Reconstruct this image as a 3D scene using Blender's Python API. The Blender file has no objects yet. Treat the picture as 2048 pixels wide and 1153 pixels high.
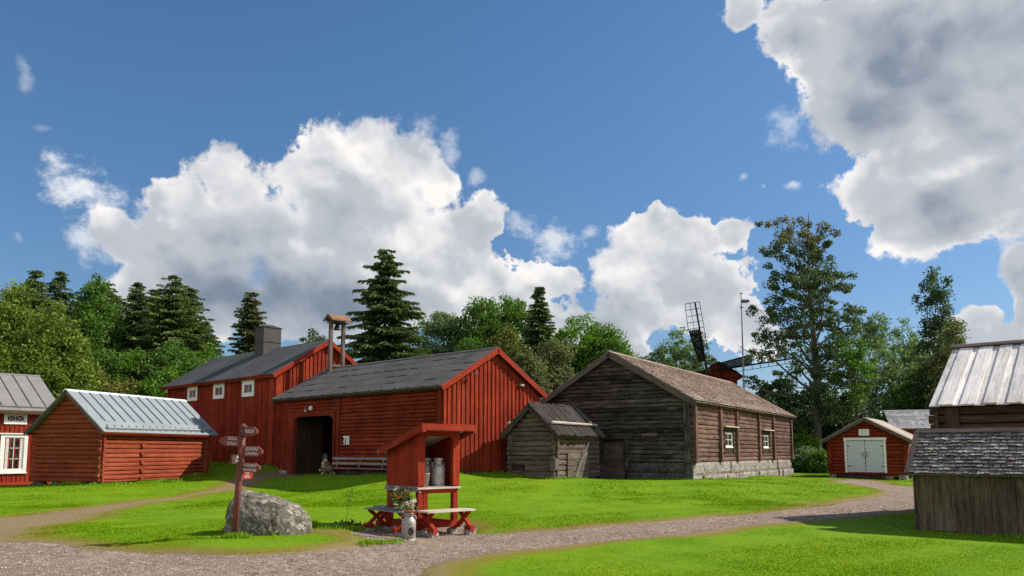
import bpy, bmesh, math, random
import numpy as np
from mathutils import Vector, Matrix, noise as mnoise
from mathutils.geometry import delaunay_2d_cdt

random.seed(7)
RNG = np.random.default_rng(11)
R = math.radians
sc = bpy.context.scene
COL = sc.collection

# ------------------------------------------------------------------ camera
F_PX, PITCH, CY, CAMZ = 1538.0, R(6.0), 742.4, 1.6
cam_d = bpy.data.cameras.new('camera')
cam = bpy.data.objects.new('camera', cam_d)
COL.objects.link(cam)
cam.location = (0, 0, CAMZ)
cam.rotation_euler = (R(90) + PITCH, 0, 0)
cam_d.sensor_width = 36.0
cam_d.lens = F_PX / 2048 * 36.0
cam_d.shift_y = (CY - 576.5) / 2048
cam_d.clip_end = 6000
cam_d.clip_start = 0.1
sc.camera = cam
_cp, _sp = math.cos(PITCH), math.sin(PITCH)


def ray(px, py):
    u, v = (px - 1024) / F_PX, (CY - py) / F_PX
    return u, _cp - v * _sp, _sp + v * _cp


def at(px, py, y):
    """world point at distance y along the sight line of a photo pixel"""
    dx, dy, dz = ray(px, py)
    t = y / dy
    return Vector((dx * t, y, CAMZ + dz * t))


# ------------------------------------------------------------------ terrain
K = .86                                                      # size of the farmyard group against a first survey of it
kz = lambda z: 1.6 * (1 - K) + z * K
_YARD = [(-3.2, 36, .60), (1.4, 41, .44), (-1, 38, .54), (-6, 38.5, .46), (-9, 41, .36), (-12, 43.9, .25), (-14.2, 46, .62),
         (-17, 48, .8), (-19.5, 50.7, .8), (-24, 55, .8), (5.6, 42.3, .05), (1.8, 44.8, .2), (9.3, 40, .12), (15, 49, -.05),
         (21, 58, -.2), (2, 37, .26), (4.4, 40.7, .15)]
_TP = np.array([(x * K, y * K, kz(z)) for (x, y, z) in _YARD] + [
    (-17.5, 33, .16), (-21, 34, .08), (-15.5, 39.4, .3), (-23, 37.5, -.1), (-16.3, 36, .14),
    (-29, 32, -.1), (19.2, 46.7, 0.0), (23, 44, -.05), (-8.3, 30, .0), (-11.5, 31, .02), (-5.2, 28.3, .16), (-10, 27, -.06), (-3.6, 27.6, .32), (-.6, 30.6, .48), (-1.5, 26, .26),
    (2.5, 30, .36), (7, 31, .3), (12, 35, .18), (16, 42, .12), (2, 24, .16), (6, 26, .15), (-6, 23, .04), (11, 27, .05),
    (-15, 28, .0), (-12, 24, .0), (-20, 24, 0), (-30, 24, 0), (20, 36, 0), (28, 40, 0), (30, 50, 0), (40, 40, 0),
    (0, 19, .05), (5, 20, .03), (-5, 20, .02), (10, 20, 0), (-10, 19, 0), (-4.6, 13.9, .14), (-5.2, 13.2, .13), (-3.9, 13.4, .11), (-4.6, 15.2, .10), (-1.6, 15.9, -.11), (-1.9, 16.9, -.07), (8, 15.5, 0),
    (-16, 17, 0), (16, 22, 0), (0, 12, 0), (-6, 12, 0), (6, 12, 0), (12, 14, 0), (0, 6, 0), (-10, 8, 0), (10, 8, 0),
    (0, 0, 0), (-25, 12, 0), (25, 12, 0), (-40, 45, .3), (-40, 65, .6), (-20, 70, .7), (0, 70, .3), (20, 75, -.2), (45, 65, -.1),
    (60, 30, 0), (-60, 30, 0), (0, 110, .2), (60, 110, 0), (-60, 110, .4), (0, -40, 0)])


def terrain(x, y):
    x = np.asarray(x, float); y = np.asarray(y, float)
    shp = x.shape
    x = x.ravel(); y = y.ravel()
    out = np.empty(len(x))
    for i in range(0, len(x), 20000):
        d2 = (x[i:i + 20000, None] - _TP[None, :, 0]) ** 2 + (y[i:i + 20000, None] - _TP[None, :, 1]) ** 2
        w = 1.0 / (d2 + 1.2) ** 2
        out[i:i + 20000] = (w * _TP[None, :, 2]).sum(1) / w.sum(1)
    far = np.clip((np.hypot(x, y - 30) - 90) / 60, 0, 1)
    return (out * (1 - far)).reshape(shp)


def tz(x, y):
    return float(terrain(np.array([x]), np.array([y]))[0])


def ground_at(px, py):
    """where the sight line of a photo pixel meets the terrain"""
    dx, dy, dz = ray(px, py)
    t = CAMZ / max(-dz, 1e-3)
    for _ in range(12):
        z = tz(dx * t, dy * t)
        t = (CAMZ - z) / max(-dz, 1e-3)
    return (dx * t, dy * t)


# ------------------------------------------------------------------ objects
def tag(o, label=None, cat=None, group=None, kind=None):
    if label: o['label'] = label
    if cat: o['category'] = cat
    if group: o['group'] = group
    if kind: o['kind'] = kind
    return o


def empty(name, loc, rz=0.0, label=None, cat=None, group=None):
    o = bpy.data.objects.new(name, None)
    COL.objects.link(o)
    o.location = loc
    o.rotation_euler = (0, 0, rz)
    o.empty_display_size = .3
    return tag(o, label, cat, group)


def copy_tree(o, parent=None):
    c = o.copy()
    COL.objects.link(c)
    if parent is not None: c.parent = parent
    for ch in o.children: copy_tree(ch, c)
    return c


def resize(o, dz=True, first=True):
    """bring a building drawn to the first survey to the size the yard turned out to have"""
    if o.type == 'MESH':
        o.data.transform(Matrix.Translation((0, 0, kz(0) if first or o.get('_base') else 0)) @ Matrix.Scale(K, 4))
    for c in o.children:
        c.location = c.location * K
        if c.location.length > 1e-6:
            if c.type == 'MESH': c.data.transform(Matrix.Scale(K, 4))
            c.location.z += kz(0)
            for cc in c.children: resize_part(cc)
        else: resize_part(c, True)
    o.location = (o.location.x * K, o.location.y * K, o.location.z)


def resize_part(o, lift=True):
    if o.type == 'MESH': o.data.transform(Matrix.Translation((0, 0, kz(0) if lift else 0)) @ Matrix.Scale(K, 4))
    for c in o.children: resize_part(c, lift)


class Frame:
    """origin + three axes; a wall is u along, v up, n outward"""
    def __init__(s, o, u, v, n):
        s.o, s.u, s.v, s.n = Vector(o), Vector(u), Vector(v), Vector(n)

    def p(s, a, b, c):
        return s.o + s.u * a + s.v * b + s.n * c


WORLD = Frame((0, 0, 0), (1, 0, 0), (0, 1, 0), (0, 0, 1))


class MB:
    """collects pieces and links them as ONE mesh object, with a 'grain' uv and a per-face random"""
    def __init__(s):
        s.v, s.f, s.uv, s.r = [], [], [], []

    def poly(s, pts, uvs=None, r=None):
        i = len(s.v)
        s.v += [tuple(p) for p in pts]
        s.f.append(tuple(range(i, i + len(pts))))
        if uvs is None:
            p0 = Vector(pts[0]); e = (Vector(pts[1]) - p0)
            eu = e.normalized() if e.length > 1e-9 else Vector((1, 0, 0))
            nn = e.cross(Vector(pts[-1]) - p0)
            ev = nn.cross(eu).normalized() if nn.length > 1e-12 else Vector((0, 0, 1))
            uvs = [((Vector(p) - p0).dot(eu), (Vector(p) - p0).dot(ev)) for p in pts]
        s.uv += uvs
        s.r.append(random.random() if r is None else r)

    def hexa(s, P, grain=0, r=None):
        """P[k] with bit0=i, bit1=j, bit2=k. grain = which of the three edges the fibre follows"""
        i0 = len(s.v)
        P = [Vector(p) for p in P]
        s.v += [tuple(p) for p in P]
        L = [(P[1] - P[0]).length, (P[2] - P[0]).length, (P[4] - P[0]).length]
        r = random.random() if r is None else r
        ou, ov = random.random() * 40, random.random() * 40
        det = (P[1] - P[0]).cross(P[2] - P[0]).dot(P[4] - P[0])
        for q in ((0, 2, 3, 1), (4, 5, 7, 6), (0, 1, 5, 4), (2, 6, 7, 3), (0, 4, 6, 2), (1, 3, 7, 5)):
            q = q if det > 0 else q[::-1]
            s.f.append(tuple(i0 + k for k in q))
            s.r.append(r)
            for k in q:
                c = [(k & 1) * L[0], (k >> 1 & 1) * L[1], (k >> 2 & 1) * L[2]]
                g = c.pop(grain)
                s.uv.append((ou + g, ov + c[0] + c[1]))

    def fbox(s, F, u0, u1, v0, v1, n0, n1, grain=0, r=None):
        s.hexa([F.p(u, v, n) for n in (n0, n1) for v in (v0, v1) for u in (u0, u1)], grain, r)

    def box(s, x0, x1, y0, y1, z0, z1, grain=None, r=None):
        if grain is None:
            d = (abs(x1 - x0), abs(y1 - y0), abs(z1 - z0)); grain = d.index(max(d))
        s.fbox(WORLD, x0, x1, y0, y1, z0, z1, grain, r)

    def slat(s, F, u0, u1, v0, t0, t1, n0, n1, grain=1, r=None):
        """upright board with a slanted top: height t0 at u0, t1 at u1"""
        s.hexa([F.p(u, v, n) for n in (n0, n1) for v, u in ((v0, u0), (v0, u1), (t0, u0), (t1, u1))], grain, r)

    def beam(s, p0, p1, w, h, up=(0, 0, 1), r=None):
        p0, p1 = Vector(p0), Vector(p1)
        d = (p1 - p0).normalized()
        a = d.cross(Vector(up))
        if a.length < 1e-4: a = d.cross(Vector((0, 1, 0)))
        a.normalize()
        b = a.cross(d)
        s.hexa([q + a * (x * w / 2) + b * (y * h / 2) for y in (-1, 1) for x in (-1, 1) for q in (p0, p1)], 0, r)

    def tube(s, pts, radii, n=8, r=None, cap=True):
        pts = [Vector(p) for p in pts]
        i0 = len(s.v)
        r = random.random() if r is None else r
        t = (pts[1] - pts[0]).normalized()
        a = t.cross(Vector((0, 0, 1)))
        if a.length < 1e-3: a = Vector((1, 0, 0))
        a.normalize()
        dist = 0
        ds = []
        for k, p in enumerate(pts):
            if k: dist += (p - pts[k - 1]).length
            ds.append(dist)
            t = (pts[min(k + 1, len(pts) - 1)] - pts[max(k - 1, 0)])
            t = t.normalized() if t.length > 1e-6 else Vector((0, 0, 1))
            a = a - t * a.dot(t)
            a.normalize()
            b = t.cross(a)
            for q in range(n):
                w = 2 * math.pi * q / n
                s.v.append(tuple(p + (a * math.cos(w) + b * math.sin(w)) * radii[k]))
        ou = random.random() * 30
        for k in range(len(pts) - 1):
            for q in range(n):
                q2 = (q + 1) % n
                s.f.append((i0 + k * n + q, i0 + k * n + q2, i0 + (k + 1) * n + q2, i0 + (k + 1) * n + q))
                s.r.append(r)
                c = 2 * math.pi * radii[k] / n
                s.uv += [(ou + ds[k], q * c), (ou + ds[k], (q + 1) * c), (ou + ds[k + 1], (q + 1) * c), (ou + ds[k + 1], q * c)]
        if cap:
            for base, rev in ((0, True), ((len(pts) - 1) * n, False)):
                idx = [i0 + base + q for q in range(n)]
                if rev: idx.reverse()
                s.f.append(tuple(idx)); s.r.append(r)
                s.uv += [(math.cos(2 * math.pi * q / n) * .1, math.sin(2 * math.pi * q / n) * .1) for q in range(n)]

    def lathe(s, c, prof, n=20, r=None, lo=0, hi=None):
        """prof = [(radius, z)] round a vertical axis through c"""
        c = Vector(c); i0 = len(s.v); r = random.random() if r is None else r
        for (rad, z) in prof:
            for q in range(n):
                w = 2 * math.pi * q / n
                s.v.append((c.x + rad * math.cos(w), c.y + rad * math.sin(w), c.z + z))
        for k in range(len(prof) - 1):
            for q in range(n):
                q2 = (q + 1) % n
                s.f.append((i0 + k * n + q, i0 + k * n + q2, i0 + (k + 1) * n + q2, i0 + (k + 1) * n + q))
                s.r.append(r)
                s.uv += [(prof[k][1], q / n), (prof[k][1], (q + 1) / n), (prof[k + 1][1], (q + 1) / n), (prof[k + 1][1], q / n)]

    def log(s, F, u0, u1, v0, v1, n0, n1, wob=.012, step=1.1, r=None, seed=None):
        """a hewn log lying along u with a softly bulging outer face"""
        h = v1 - v0
        b = min(.05, h * .22)
        prof = [(v0 + .009, n0), (v0 + .009, n1 - b), (v0 + .17 * h, n1 - b * .25), (v0 + .5 * h, n1), (v0 + .83 * h, n1 - b * .25), (v1 - .009, n1 - b), (v1 - .009, n0)]
        m = len(prof)
        k = max(1, int(abs(u1 - u0) / step))
        i0 = len(s.v)
        r = random.random() if r is None else r
        ou, ov = random.random() * 40, random.random() * 40
        tilt = random.uniform(-1, 1) * wob * .6
        for q in range(k + 1):
            u = u0 + (u1 - u0) * q / k
            j1, j2 = random.uniform(-wob, wob), random.uniform(-wob, wob) * .8
            for (v, n) in prof:
                edge = 0 if n == n0 else 1
                s.v.append(tuple(F.p(u, v + j2 * .7 + tilt * (q / k - .5), n + j1 * edge)))
        acc = [0]
        for q in range(1, m): acc.append(acc[-1] + math.hypot(prof[q][0] - prof[q - 1][0], prof[q][1] - prof[q - 1][1]))
        for q in range(k):
            for w in range(m - 1):
                s.f.append((i0 + q * m + w, i0 + (q + 1) * m + w, i0 + (q + 1) * m + w + 1, i0 + q * m + w + 1))
                s.r.append(r)
                ua, ub = ou + (u1 - u0) * q / k, ou + (u1 - u0) * (q + 1) / k
                s.uv += [(ua, ov + acc[w]), (ub, ov + acc[w]), (ub, ov + acc[w + 1]), (ua, ov + acc[w + 1])]
        for base, rev in ((0, False), (k * m, True)):
            idx = [i0 + base + q for q in range(m)]
            if rev: idx.reverse()
            s.f.append(tuple(idx)); s.r.append(r)
            s.uv += [(prof[q][1] * .3 + ou, prof[q][0]) for q in range(m)]

    def build(s, name, mat, parent=None, smooth=False, rz=None, loc=None):
        me = bpy.data.meshes.new(name)
        me.from_pydata(s.v, [], s.f)
        uvl = me.uv_layers.new(name='grain')
        uvl.data.foreach_set('uv', np.array(s.uv, dtype=np.float32).ravel())
        at_ = me.attributes.new('rnd', 'FLOAT', 'FACE')
        at_.data.foreach_set('value', np.array(s.r, dtype=np.float32))
        me.materials.append(mat)
        if smooth: me.polygons.foreach_set('use_smooth', [True] * len(me.polygons))
        me.update()
        o = bpy.data.objects.new(name, me)
        COL.objects.link(o)
        if parent is not None: o.parent = parent
        if loc is not None: o.location = loc
        if rz is not None: o.rotation_euler = (0, 0, rz)
        return o


def np_mesh(name, verts, faces_n, mat, parent=None, rnd=None, extra=None, smooth=False, loc=None):
    """fast mesh of equal polygons: verts (N*k,3) already grouped k by k"""
    verts = np.ascontiguousarray(verts, dtype=np.float32).reshape(-1, 3)
    k = faces_n
    nf = len(verts) // k
    me = bpy.data.meshes.new(name)
    me.vertices.add(len(verts)); me.vertices.foreach_set('co', verts.ravel())
    me.loops.add(len(verts)); me.loops.foreach_set('vertex_index', np.arange(len(verts), dtype=np.int32))
    me.polygons.add(nf)
    me.polygons.foreach_set('loop_start', np.arange(0, nf * k, k, dtype=np.int32))
    try: me.polygons.foreach_set('loop_total', np.full(nf, k, dtype=np.int32))
    except Exception: pass
    if rnd is not None:
        a = me.attributes.new('rnd', 'FLOAT', 'FACE'); a.data.foreach_set('value', np.asarray(rnd, dtype=np.float32))
    for nm, arr in (extra or {}).items():
        a = me.attributes.new(nm, 'FLOAT', 'FACE'); a.data.foreach_set('value', np.asarray(arr, dtype=np.float32))
    me.materials.append(mat)
    me.update(calc_edges=True)
    o = bpy.data.objects.new(name, me)
    COL.objects.link(o)
    if parent is not None: o.parent = parent
    if loc is not None: o.location = loc
    return o


# ------------------------------------------------------------------ materials
class NT:
    def __init__(s, tree): s.t = tree

    def n(s, typ, inputs=None, **props):
        nd = s.t.nodes.new(typ)
        for k, v in props.items(): setattr(nd, k, v)
        for k, v in (inputs or {}).items(): s.set(nd.inputs[k], v)
        return nd

    def set(s, sock, v):
        if isinstance(v, bpy.types.NodeSocket): s.t.links.new(v, sock)
        elif v is not None: sock.default_value = v

    def math(s, op, a, b=None, c=None, clamp=False):
        nd = s.n('ShaderNodeMath', operation=op, use_clamp=clamp)
        for i, v in enumerate((a, b, c)):
            if v is not None: s.set(nd.inputs[i], v)
        return nd.outputs[0]

    def vmath(s, op, a, b=None, scale=None):
        nd = s.n('ShaderNodeVectorMath', operation=op)
        s.set(nd.inputs[0], a)
        if b is not None: s.set(nd.inputs[1], b)
        if scale is not None: s.set(nd.inputs['Scale'], scale)
        return nd.outputs['Value'] if op in ('LENGTH', 'DOT_PRODUCT', 'DISTANCE') else nd.outputs[0]

    def mix(s, fac, a, b, blend='MIX'):
        nd = s.n('ShaderNodeMix', data_type='RGBA', blend_type=blend)
        s.set(nd.inputs[0], fac)
        for i, v in ((6, a), (7, b)):
            s.set(nd.inputs[i], (v[0], v[1], v[2], 1) if isinstance(v, (tuple, list)) else v)
        return nd.outputs[2]

    def noise(s, vec, scale, detail=4, rough=.55, dist=0):
        nd = s.n('ShaderNodeTexNoise', {'Scale': scale, 'Detail': detail, 'Roughness': rough, 'Distortion': dist})
        if vec is not None: s.set(nd.inputs['Vector'], vec)
        return nd.outputs[0]

    def ramp(s, fac, lo, hi, a=0.0, b=1.0):
        nd = s.n('ShaderNodeMapRange', {'From Min': lo, 'From Max': hi, 'To Min': a, 'To Max': b})
        s.set(nd.inputs['Value'], fac)
        return nd.outputs[0]

    def smooth(s, fac, lo, hi, a=0.0, b=1.0):
        nd = s.n('ShaderNodeMapRange', {'From Min': lo, 'From Max': hi, 'To Min': a, 'To Max': b}, interpolation_type='SMOOTHSTEP')
        s.set(nd.inputs['Value'], fac)
        return nd.outputs[0]

    def attr(s, name): return s.n('ShaderNodeAttribute', attribute_name=name).outputs['Fac']

    def uv(s, sx, sy):
        u = s.n('ShaderNodeUVMap', uv_map='grain').outputs[0]
        return s.vmath('MULTIPLY', u, (sx, sy, 1))

    def pos(s): return s.n('ShaderNodeNewGeometry').outputs['Position']

    def objco(s): return s.n('ShaderNodeTexCoord').outputs['Object']

    def bump(s, h, strength=.4, dist=.02):
        return s.n('ShaderNodeBump', {'Height': h, 'Strength': strength, 'Distance': dist}).outputs[0]


def newmat(name, rough=.8, spec=.3):
    m = bpy.data.materials.new(name)
    m.use_nodes = True
    b = m.node_tree.nodes['Principled BSDF']
    b.inputs['Roughness'].default_value = rough
    b.inputs['Specular IOR Level'].default_value = spec
    return m, NT(m.node_tree), b


def wood(name, dark, mid, light, rough=.85, streak=9, var=.35, bump=.5, spec=.2, wear=None, wearcol=None, blot=.5):
    """timber: fibres along the grain uv, board-to-board variation, weather blotches"""
    m, t, b = newmat(name, rough, spec)
    fib = t.noise(t.uv(.55, streak), 2.2, 6, .65, .15)
    fine = t.noise(t.uv(1.6, streak * 4), 3.0, 3, .6)
    big = t.noise(t.objco(), .7, 4, .6)
    f = t.math('ADD', t.math('MULTIPLY', fib, .65), t.math('MULTIPLY', fine, .35))
    c = t.mix(t.ramp(f, .36, .52), dark, mid)
    c = t.mix(t.ramp(f, .5, .68), c, light)
    rn = t.math('MULTIPLY_ADD', t.attr('rnd'), var, 1 - var * .5)
    c = t.mix(1.0, c, t.n('ShaderNodeCombineColor', {0: rn, 1: rn, 2: rn}).outputs[0], 'MULTIPLY')
    bl = t.ramp(big, .35, .65, 1 - blot * .35, 1 + blot * .2)
    c = t.mix(1.0, c, t.n('ShaderNodeCombineColor', {0: bl, 1: bl, 2: bl}).outputs[0], 'MULTIPLY')
    if wear:
        w = t.noise(t.uv(.8, 3.5), 1.7, 5, .65)
        w2 = t.noise(t.objco(), .45, 3, .6)
        k = t.math('MULTIPLY', t.smooth(t.math('ADD', t.math('MULTIPLY', w, .6), t.math('MULTIPLY', w2, .4)), .5, .66), wear)
        c = t.mix(k, c, wearcol)
    # knots and hairline cracks
    vor = t.n('ShaderNodeTexVoronoi', {'Vector': t.uv(1.3, 4.5), 'Scale': 1.6})
    c = t.mix(t.math('MULTIPLY', t.ramp(vor.outputs['Distance'], .1, .03), .6), c, tuple(x * .45 for x in dark))
    t.set(b.inputs['Base Color'], c)
    t.set(b.inputs['Normal'], t.bump(f, bump, .012))
    return m


M = {}
RED_D, RED_M, RED_L = (.155, .019, .0095), (.275, .035, .0165), (.36, .056, .027)
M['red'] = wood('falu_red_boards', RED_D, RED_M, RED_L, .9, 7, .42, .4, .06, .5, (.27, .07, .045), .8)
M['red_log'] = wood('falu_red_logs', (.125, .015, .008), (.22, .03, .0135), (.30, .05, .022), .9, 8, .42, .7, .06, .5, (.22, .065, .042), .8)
M['store_log'] = wood('faded_red_logs', (.16, .028, .014), (.29, .058, .026), (.37, .09, .042), .9, 8, .28, .6, .12, .4, (.24, .085, .055))
M['red_paint'] = wood('fresh_red_paint', (.21, .025, .0125), (.30, .035, .0165), (.36, .052, .024), .85, 5, .28, .35, .06, .45, (.27, .07, .045), .6)
M['gray_log'] = wood('weathered_gray_logs', (.013, .010, .0095), (.058, .046, .042), (.175, .148, .136), .92, 7, .9, 1.0, .05, .6, (.19, .16, .147), 1.1)
M['brown_log'] = wood('sunburnt_brown_logs', (.045, .022, .017), (.145, .080, .062), (.225, .142, .115), .92, 8, .55, .9, .1, .4, (.27, .185, .15), .8)
M['sail_wood'] = wood('tarred_sail_timber', (.006, .005, .005), (.018, .014, .012), (.032, .026, .022), .9, 8, .3, .6, .05)
M['dark_wood'] = wood('dark_timber', (.018, .011, .009), (.06, .037, .029), (.10, .066, .053), .9, 8, .4, .6, .1)
M['pale_log'] = wood('silvery_gray_logs', (.045, .033, .027), (.145, .108, .089), (.24, .19, .16), .9, 7, .45, .9, .1, .4, (.25, .21, .18), .8)
M['barge'] = wood('grayed_barge_boards', (.05, .035, .03), (.12, .09, .078), (.18, .14, .125), .9, 7, .3, .5, .1)
M['brown_wall'] = wood('brown_hewn_logs', (.045, .024, .016), (.105, .058, .04), (.15, .09, .064), .92, 8, .35, .7, .1, .3, (.14, .10, .08))
M['shed_board'] = wood('stained_wide_boards', (.05, .034, .022), (.12, .084, .057), (.19, .142, .10), .92, 5, .5, .7, .04, .7, (.22, .175, .105), 1.2)
M['silver_board'] = wood('sun_bleached_boards', (.46, .41, .375), (.75, .69, .645), (.85, .80, .76), .75, 6, .28, .6, .25, .35, (.82, .77, .735), .6)
M['bench_gray'] = wood('gray_bench_slats', (.16, .15, .15), (.27, .255, .25), (.36, .34, .33), .8, 6, .2, .4, .2)
M['bench_pale'] = wood('pale_worn_planks', (.30, .22, .17), (.52, .43, .36), (.66, .57, .5), .7, 5, .2, .4, .3, .4, (.7, .62, .56))
M['pole_wood'] = wood('dark_split_poles', (.028, .022, .02), (.075, .06, .054), (.15, .125, .115), .9, 6, .8, .8, .15, .3, (.19, .165, .15))
M['firewood'] = wood('split_firewood', (.18, .11, .06), (.42, .29, .18), (.6, .46, .32), .85, 4, .6, .4, .15)


def flat(name, col, rough=.6, metal=0.0, spec=.4, vary=.15, scale=3.0, bump=0.0, bscale=40):
    m, t, b = newmat(name, rough, spec)
    n = t.noise(t.objco(), scale, 5, .6)
    c = t.mix(t.ramp(n, .3, .7), tuple(x * (1 - vary) for x in col), tuple(min(1, x * (1 + vary)) for x in col))
    t.set(b.inputs['Base Color'], c)
    b.inputs['Metallic'].default_value = metal
    if bump: t.set(b.inputs['Normal'], t.bump(t.noise(t.objco(), bscale, 3, .6), bump, .01))
    return m


M['white'] = flat('white_trim_paint', (.78, .77, .72), .55, 0, .4, .06, 2)
M['door_white'] = flat('white_gray_door_paint', (.60, .62, .65), .55, 0, .4, .05, 2)
M['black'] = flat('black_iron', (.015, .015, .016), .55, .3, .4)
M['seam_blue'] = flat('pale_blue_gray_metal_sheet', (.25, .28, .29), .5, .10, .5, .10, 1.5)
M['seam_edge'] = flat('seam_metal_edge', (.15, .19, .215), .45, .15, .5, .1, 3)
M['ridge_glare'] = flat('sun_glare_ridge_metal', (.78, .80, .82), .35, .2, .5, .06, 2)  # paler than the roof sheet: sun reflection put into the colour
M['seam_gray'] = flat('warm_gray_metal_sheet', (.25, .235, .22), .5, .1, .5, .12, 1.5)
M['chimney'] = flat('dark_gray_chimney_sheet', (.058, .054, .053), .7, 0, .3, .2, 2, .2)
M['steel'] = flat('dull_steel', (.46, .45, .45), .48, .45, .5, .2, 6)
M['steel_light'] = flat('painted_light_metal', (.36, .325, .28), .5, .35, .5, .2, 8)
M['terracotta'] = flat('terracotta', (.50, .16, .07), .85, 0, .2, .18, 8)
M['paper'] = flat('white_paper_board', (.78, .77, .76), .6, 0, .3, .04, 2)
M['letter'] = flat('white_lettering', (.58, .53, .51), .7, 0, .2, .03, 2)
M['sign_brown'] = wood('sign_board_paint', (.15, .04, .034), (.2, .058, .05), (.25, .08, .07), .7, 5, .2, .2, .25)
M['ink'] = flat('black_ink', (.02, .02, .022), .7)
M['bell'] = flat('dark_bell_metal', (.03, .03, .028), .5, .6)
M['brown_roof'] = wood('brown_roof_boards', (.13, .06, .035), (.27, .13, .08), (.35, .18, .12), .85, 6, .2, .4, .15)

# felt roof: dark, slightly mottled, glittering grit
def felt(name, a, b_, sc_=1.0):
    m, t, b = newmat(name, .9, .25)
    n = t.noise(t.objco(), 1.3 * sc_, 5, .65)
    g = t.noise(t.objco(), 60, 2, .7)
    c = t.mix(t.ramp(n, .3, .7), a, b_)
    c = t.mix(t.math('MULTIPLY', t.ramp(g, .5, .75), .5), c, tuple(x * 1.9 for x in b_))
    rn = t.math('MULTIPLY_ADD', t.attr('rnd'), .28, .86)
    c = t.mix(1.0, c, t.n('ShaderNodeCombineColor', {0: rn, 1: rn, 2: rn}).outputs[0], 'MULTIPLY')
    t.set(b.inputs['Base Color'], c)
    t.set(b.inputs['Normal'], t.bump(g, .5, .008))
    return m
M['felt'] = felt('dark_roofing_felt', (.07, .064, .062), (.108, .098, .094))
M['felt_house'] = felt('smooth_roofing_felt', (.062, .059, .06), (.098, .094, .094), .6)

def shingle(name, dark, mid, light):
    m, t, b = newmat(name, .8, .12)
    fib = t.noise(t.uv(6, 22), 1.5, 4, .6)
    c = t.mix(t.ramp(fib, .35, .65), dark, mid)
    c = t.mix(t.ramp(t.attr('rnd'), .35, 1.0), c, light)
    big = t.ramp(t.noise(t.objco(), .6, 4, .6), .3, .7, .78, 1.12)
    c = t.mix(1.0, c, t.n('ShaderNodeCombineColor', {0: big, 1: big, 2: big}).outputs[0], 'MULTIPLY')
    t.set(b.inputs['Base Color'], c)
    t.set(b.inputs['Normal'], t.bump(fib, .5, .01))
    return m
M['shingle_brown'] = shingle('weathered_brown_shingles', (.25, .17, .145), (.50, .38, .33), (.68, .56, .50))
M['shingle_gray'] = shingle('curled_gray_shingles', (.12, .10, .092), (.25, .22, .205), (.44, .395, .37))
M['shingle_far'] = shingle('silver_gray_shingles', (.22, .22, .23), (.38, .38, .39), (.55, .54, .54))

# stone
def stone(name, a, b_, lichen, sc_=1.0):
    m, t, b = newmat(name, .92, .2)
    p = t.objco()
    n1 = t.noise(p, 2.0 * sc_, 6, .7)
    n2 = t.noise(p, 6.5 * sc_, 5, .7, .4)
    c = t.mix(t.ramp(n1, .38, .62), a, b_)
    c = t.mix(t.smooth(n2, .52, .6), c, lichen)
    n3 = t.noise(p, 14 * sc_, 4, .7)
    c = t.mix(t.smooth(n3, .56, .64), c, tuple(x * .45 for x in a))
    t.set(b.inputs['Base Color'], c)
    t.set(b.inputs['Normal'], t.bump(t.math('ADD', n2, t.math('MULTIPLY', n3, .5)), .7, .03))
    return m
M['boulder'] = stone('lichen_boulder', (.075, .066, .052), (.19, .168, .134), (.34, .305, .245), 1.35)
M['granite'] = stone('pale_granite_blocks', (.15, .125, .108), (.33, .285, .25), (.46, .41, .365), 1.5)
M['granite_dark'] = stone('dark_and_shaded_stone', (.05, .046, .042), (.11, .10, .095), (.16, .15, .14), 1.2)  # dark stone; also paints the shade on the gray barn's gable foundation

# glass
def glassmat():
    m, t, b = newmat('old_window_glass', .06, .6)
    n = t.noise(t.objco(), 5, 3, .5)
    t.set(b.inputs['Base Color'], t.mix(t.ramp(n, .4, .6), (.012, .012, .013), (.05, .05, .048)))
    t.set(b.inputs['Normal'], t.bump(t.noise(t.objco(), 2.2, 2, .5), .12, .02))
    return m
M['glass'] = glassmat()
M['curtain'] = flat('white_curtain', (.6, .58, .56), .9)
M['pink_curtain'] = flat('pink_curtain', (.30, .14, .12), .9)

# foliage
def leafmat(name, dark, mid, light, trans=.35, rough=.55, spec=.25):
    m = bpy.data.materials.new(name)
    m.use_nodes = True
    t = NT(m.node_tree)
    b = m.node_tree.nodes['Principled BSDF']
    r = t.attr('rnd')
    c = t.mix(t.ramp(r, 0, .5), dark, mid)
    c = t.mix(t.ramp(r, .5, 1.0), c, light)
    t.set(b.inputs['Base Color'], c)
    b.inputs['Roughness'].default_value = rough
    b.inputs['Specular IOR Level'].default_value = spec
    tr = t.n('ShaderNodeBsdfTranslucent', {'Color': t.mix(1.0, c, (1.25, 1.3, .6), 'MULTIPLY')})
    mx = t.n('ShaderNodeMixShader', {0: trans, 1: b.outputs[0], 2: tr.outputs[0]})
    t.t.links.new(mx.outputs[0], t.t.nodes['Material Output'].inputs[0])
    return m
M['leaf_birch'] = leafmat('yellow_green_birch_leaves', (0.062, 0.102, 0.016), (0.150, 0.212, 0.028), (0.250, 0.312, 0.046))
M['leaf_green'] = leafmat('green_leaves', (0.036, 0.085, 0.016), (0.091, 0.182, 0.026), (0.150, 0.267, 0.046))
M['leaf_bright'] = leafmat('bright_green_leaves', (0.052, 0.111, 0.013), (0.117, 0.227, 0.023), (0.189, 0.325, 0.039))
M['leaf_gray'] = leafmat('gray_green_leaves', (0.072, 0.081, 0.036), (0.156, 0.169, 0.072), (0.247, 0.260, 0.117))
M['leaf_olive'] = leafmat('olive_leaves', (0.065, 0.075, 0.018), (0.143, 0.153, 0.031), (0.215, 0.221, 0.046))
M['leaf_aspen'] = leafmat('dark_aspen_leaves', (.026, .048, .022), (.070, .112, .048), (.15, .20, .095), .35)
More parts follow.
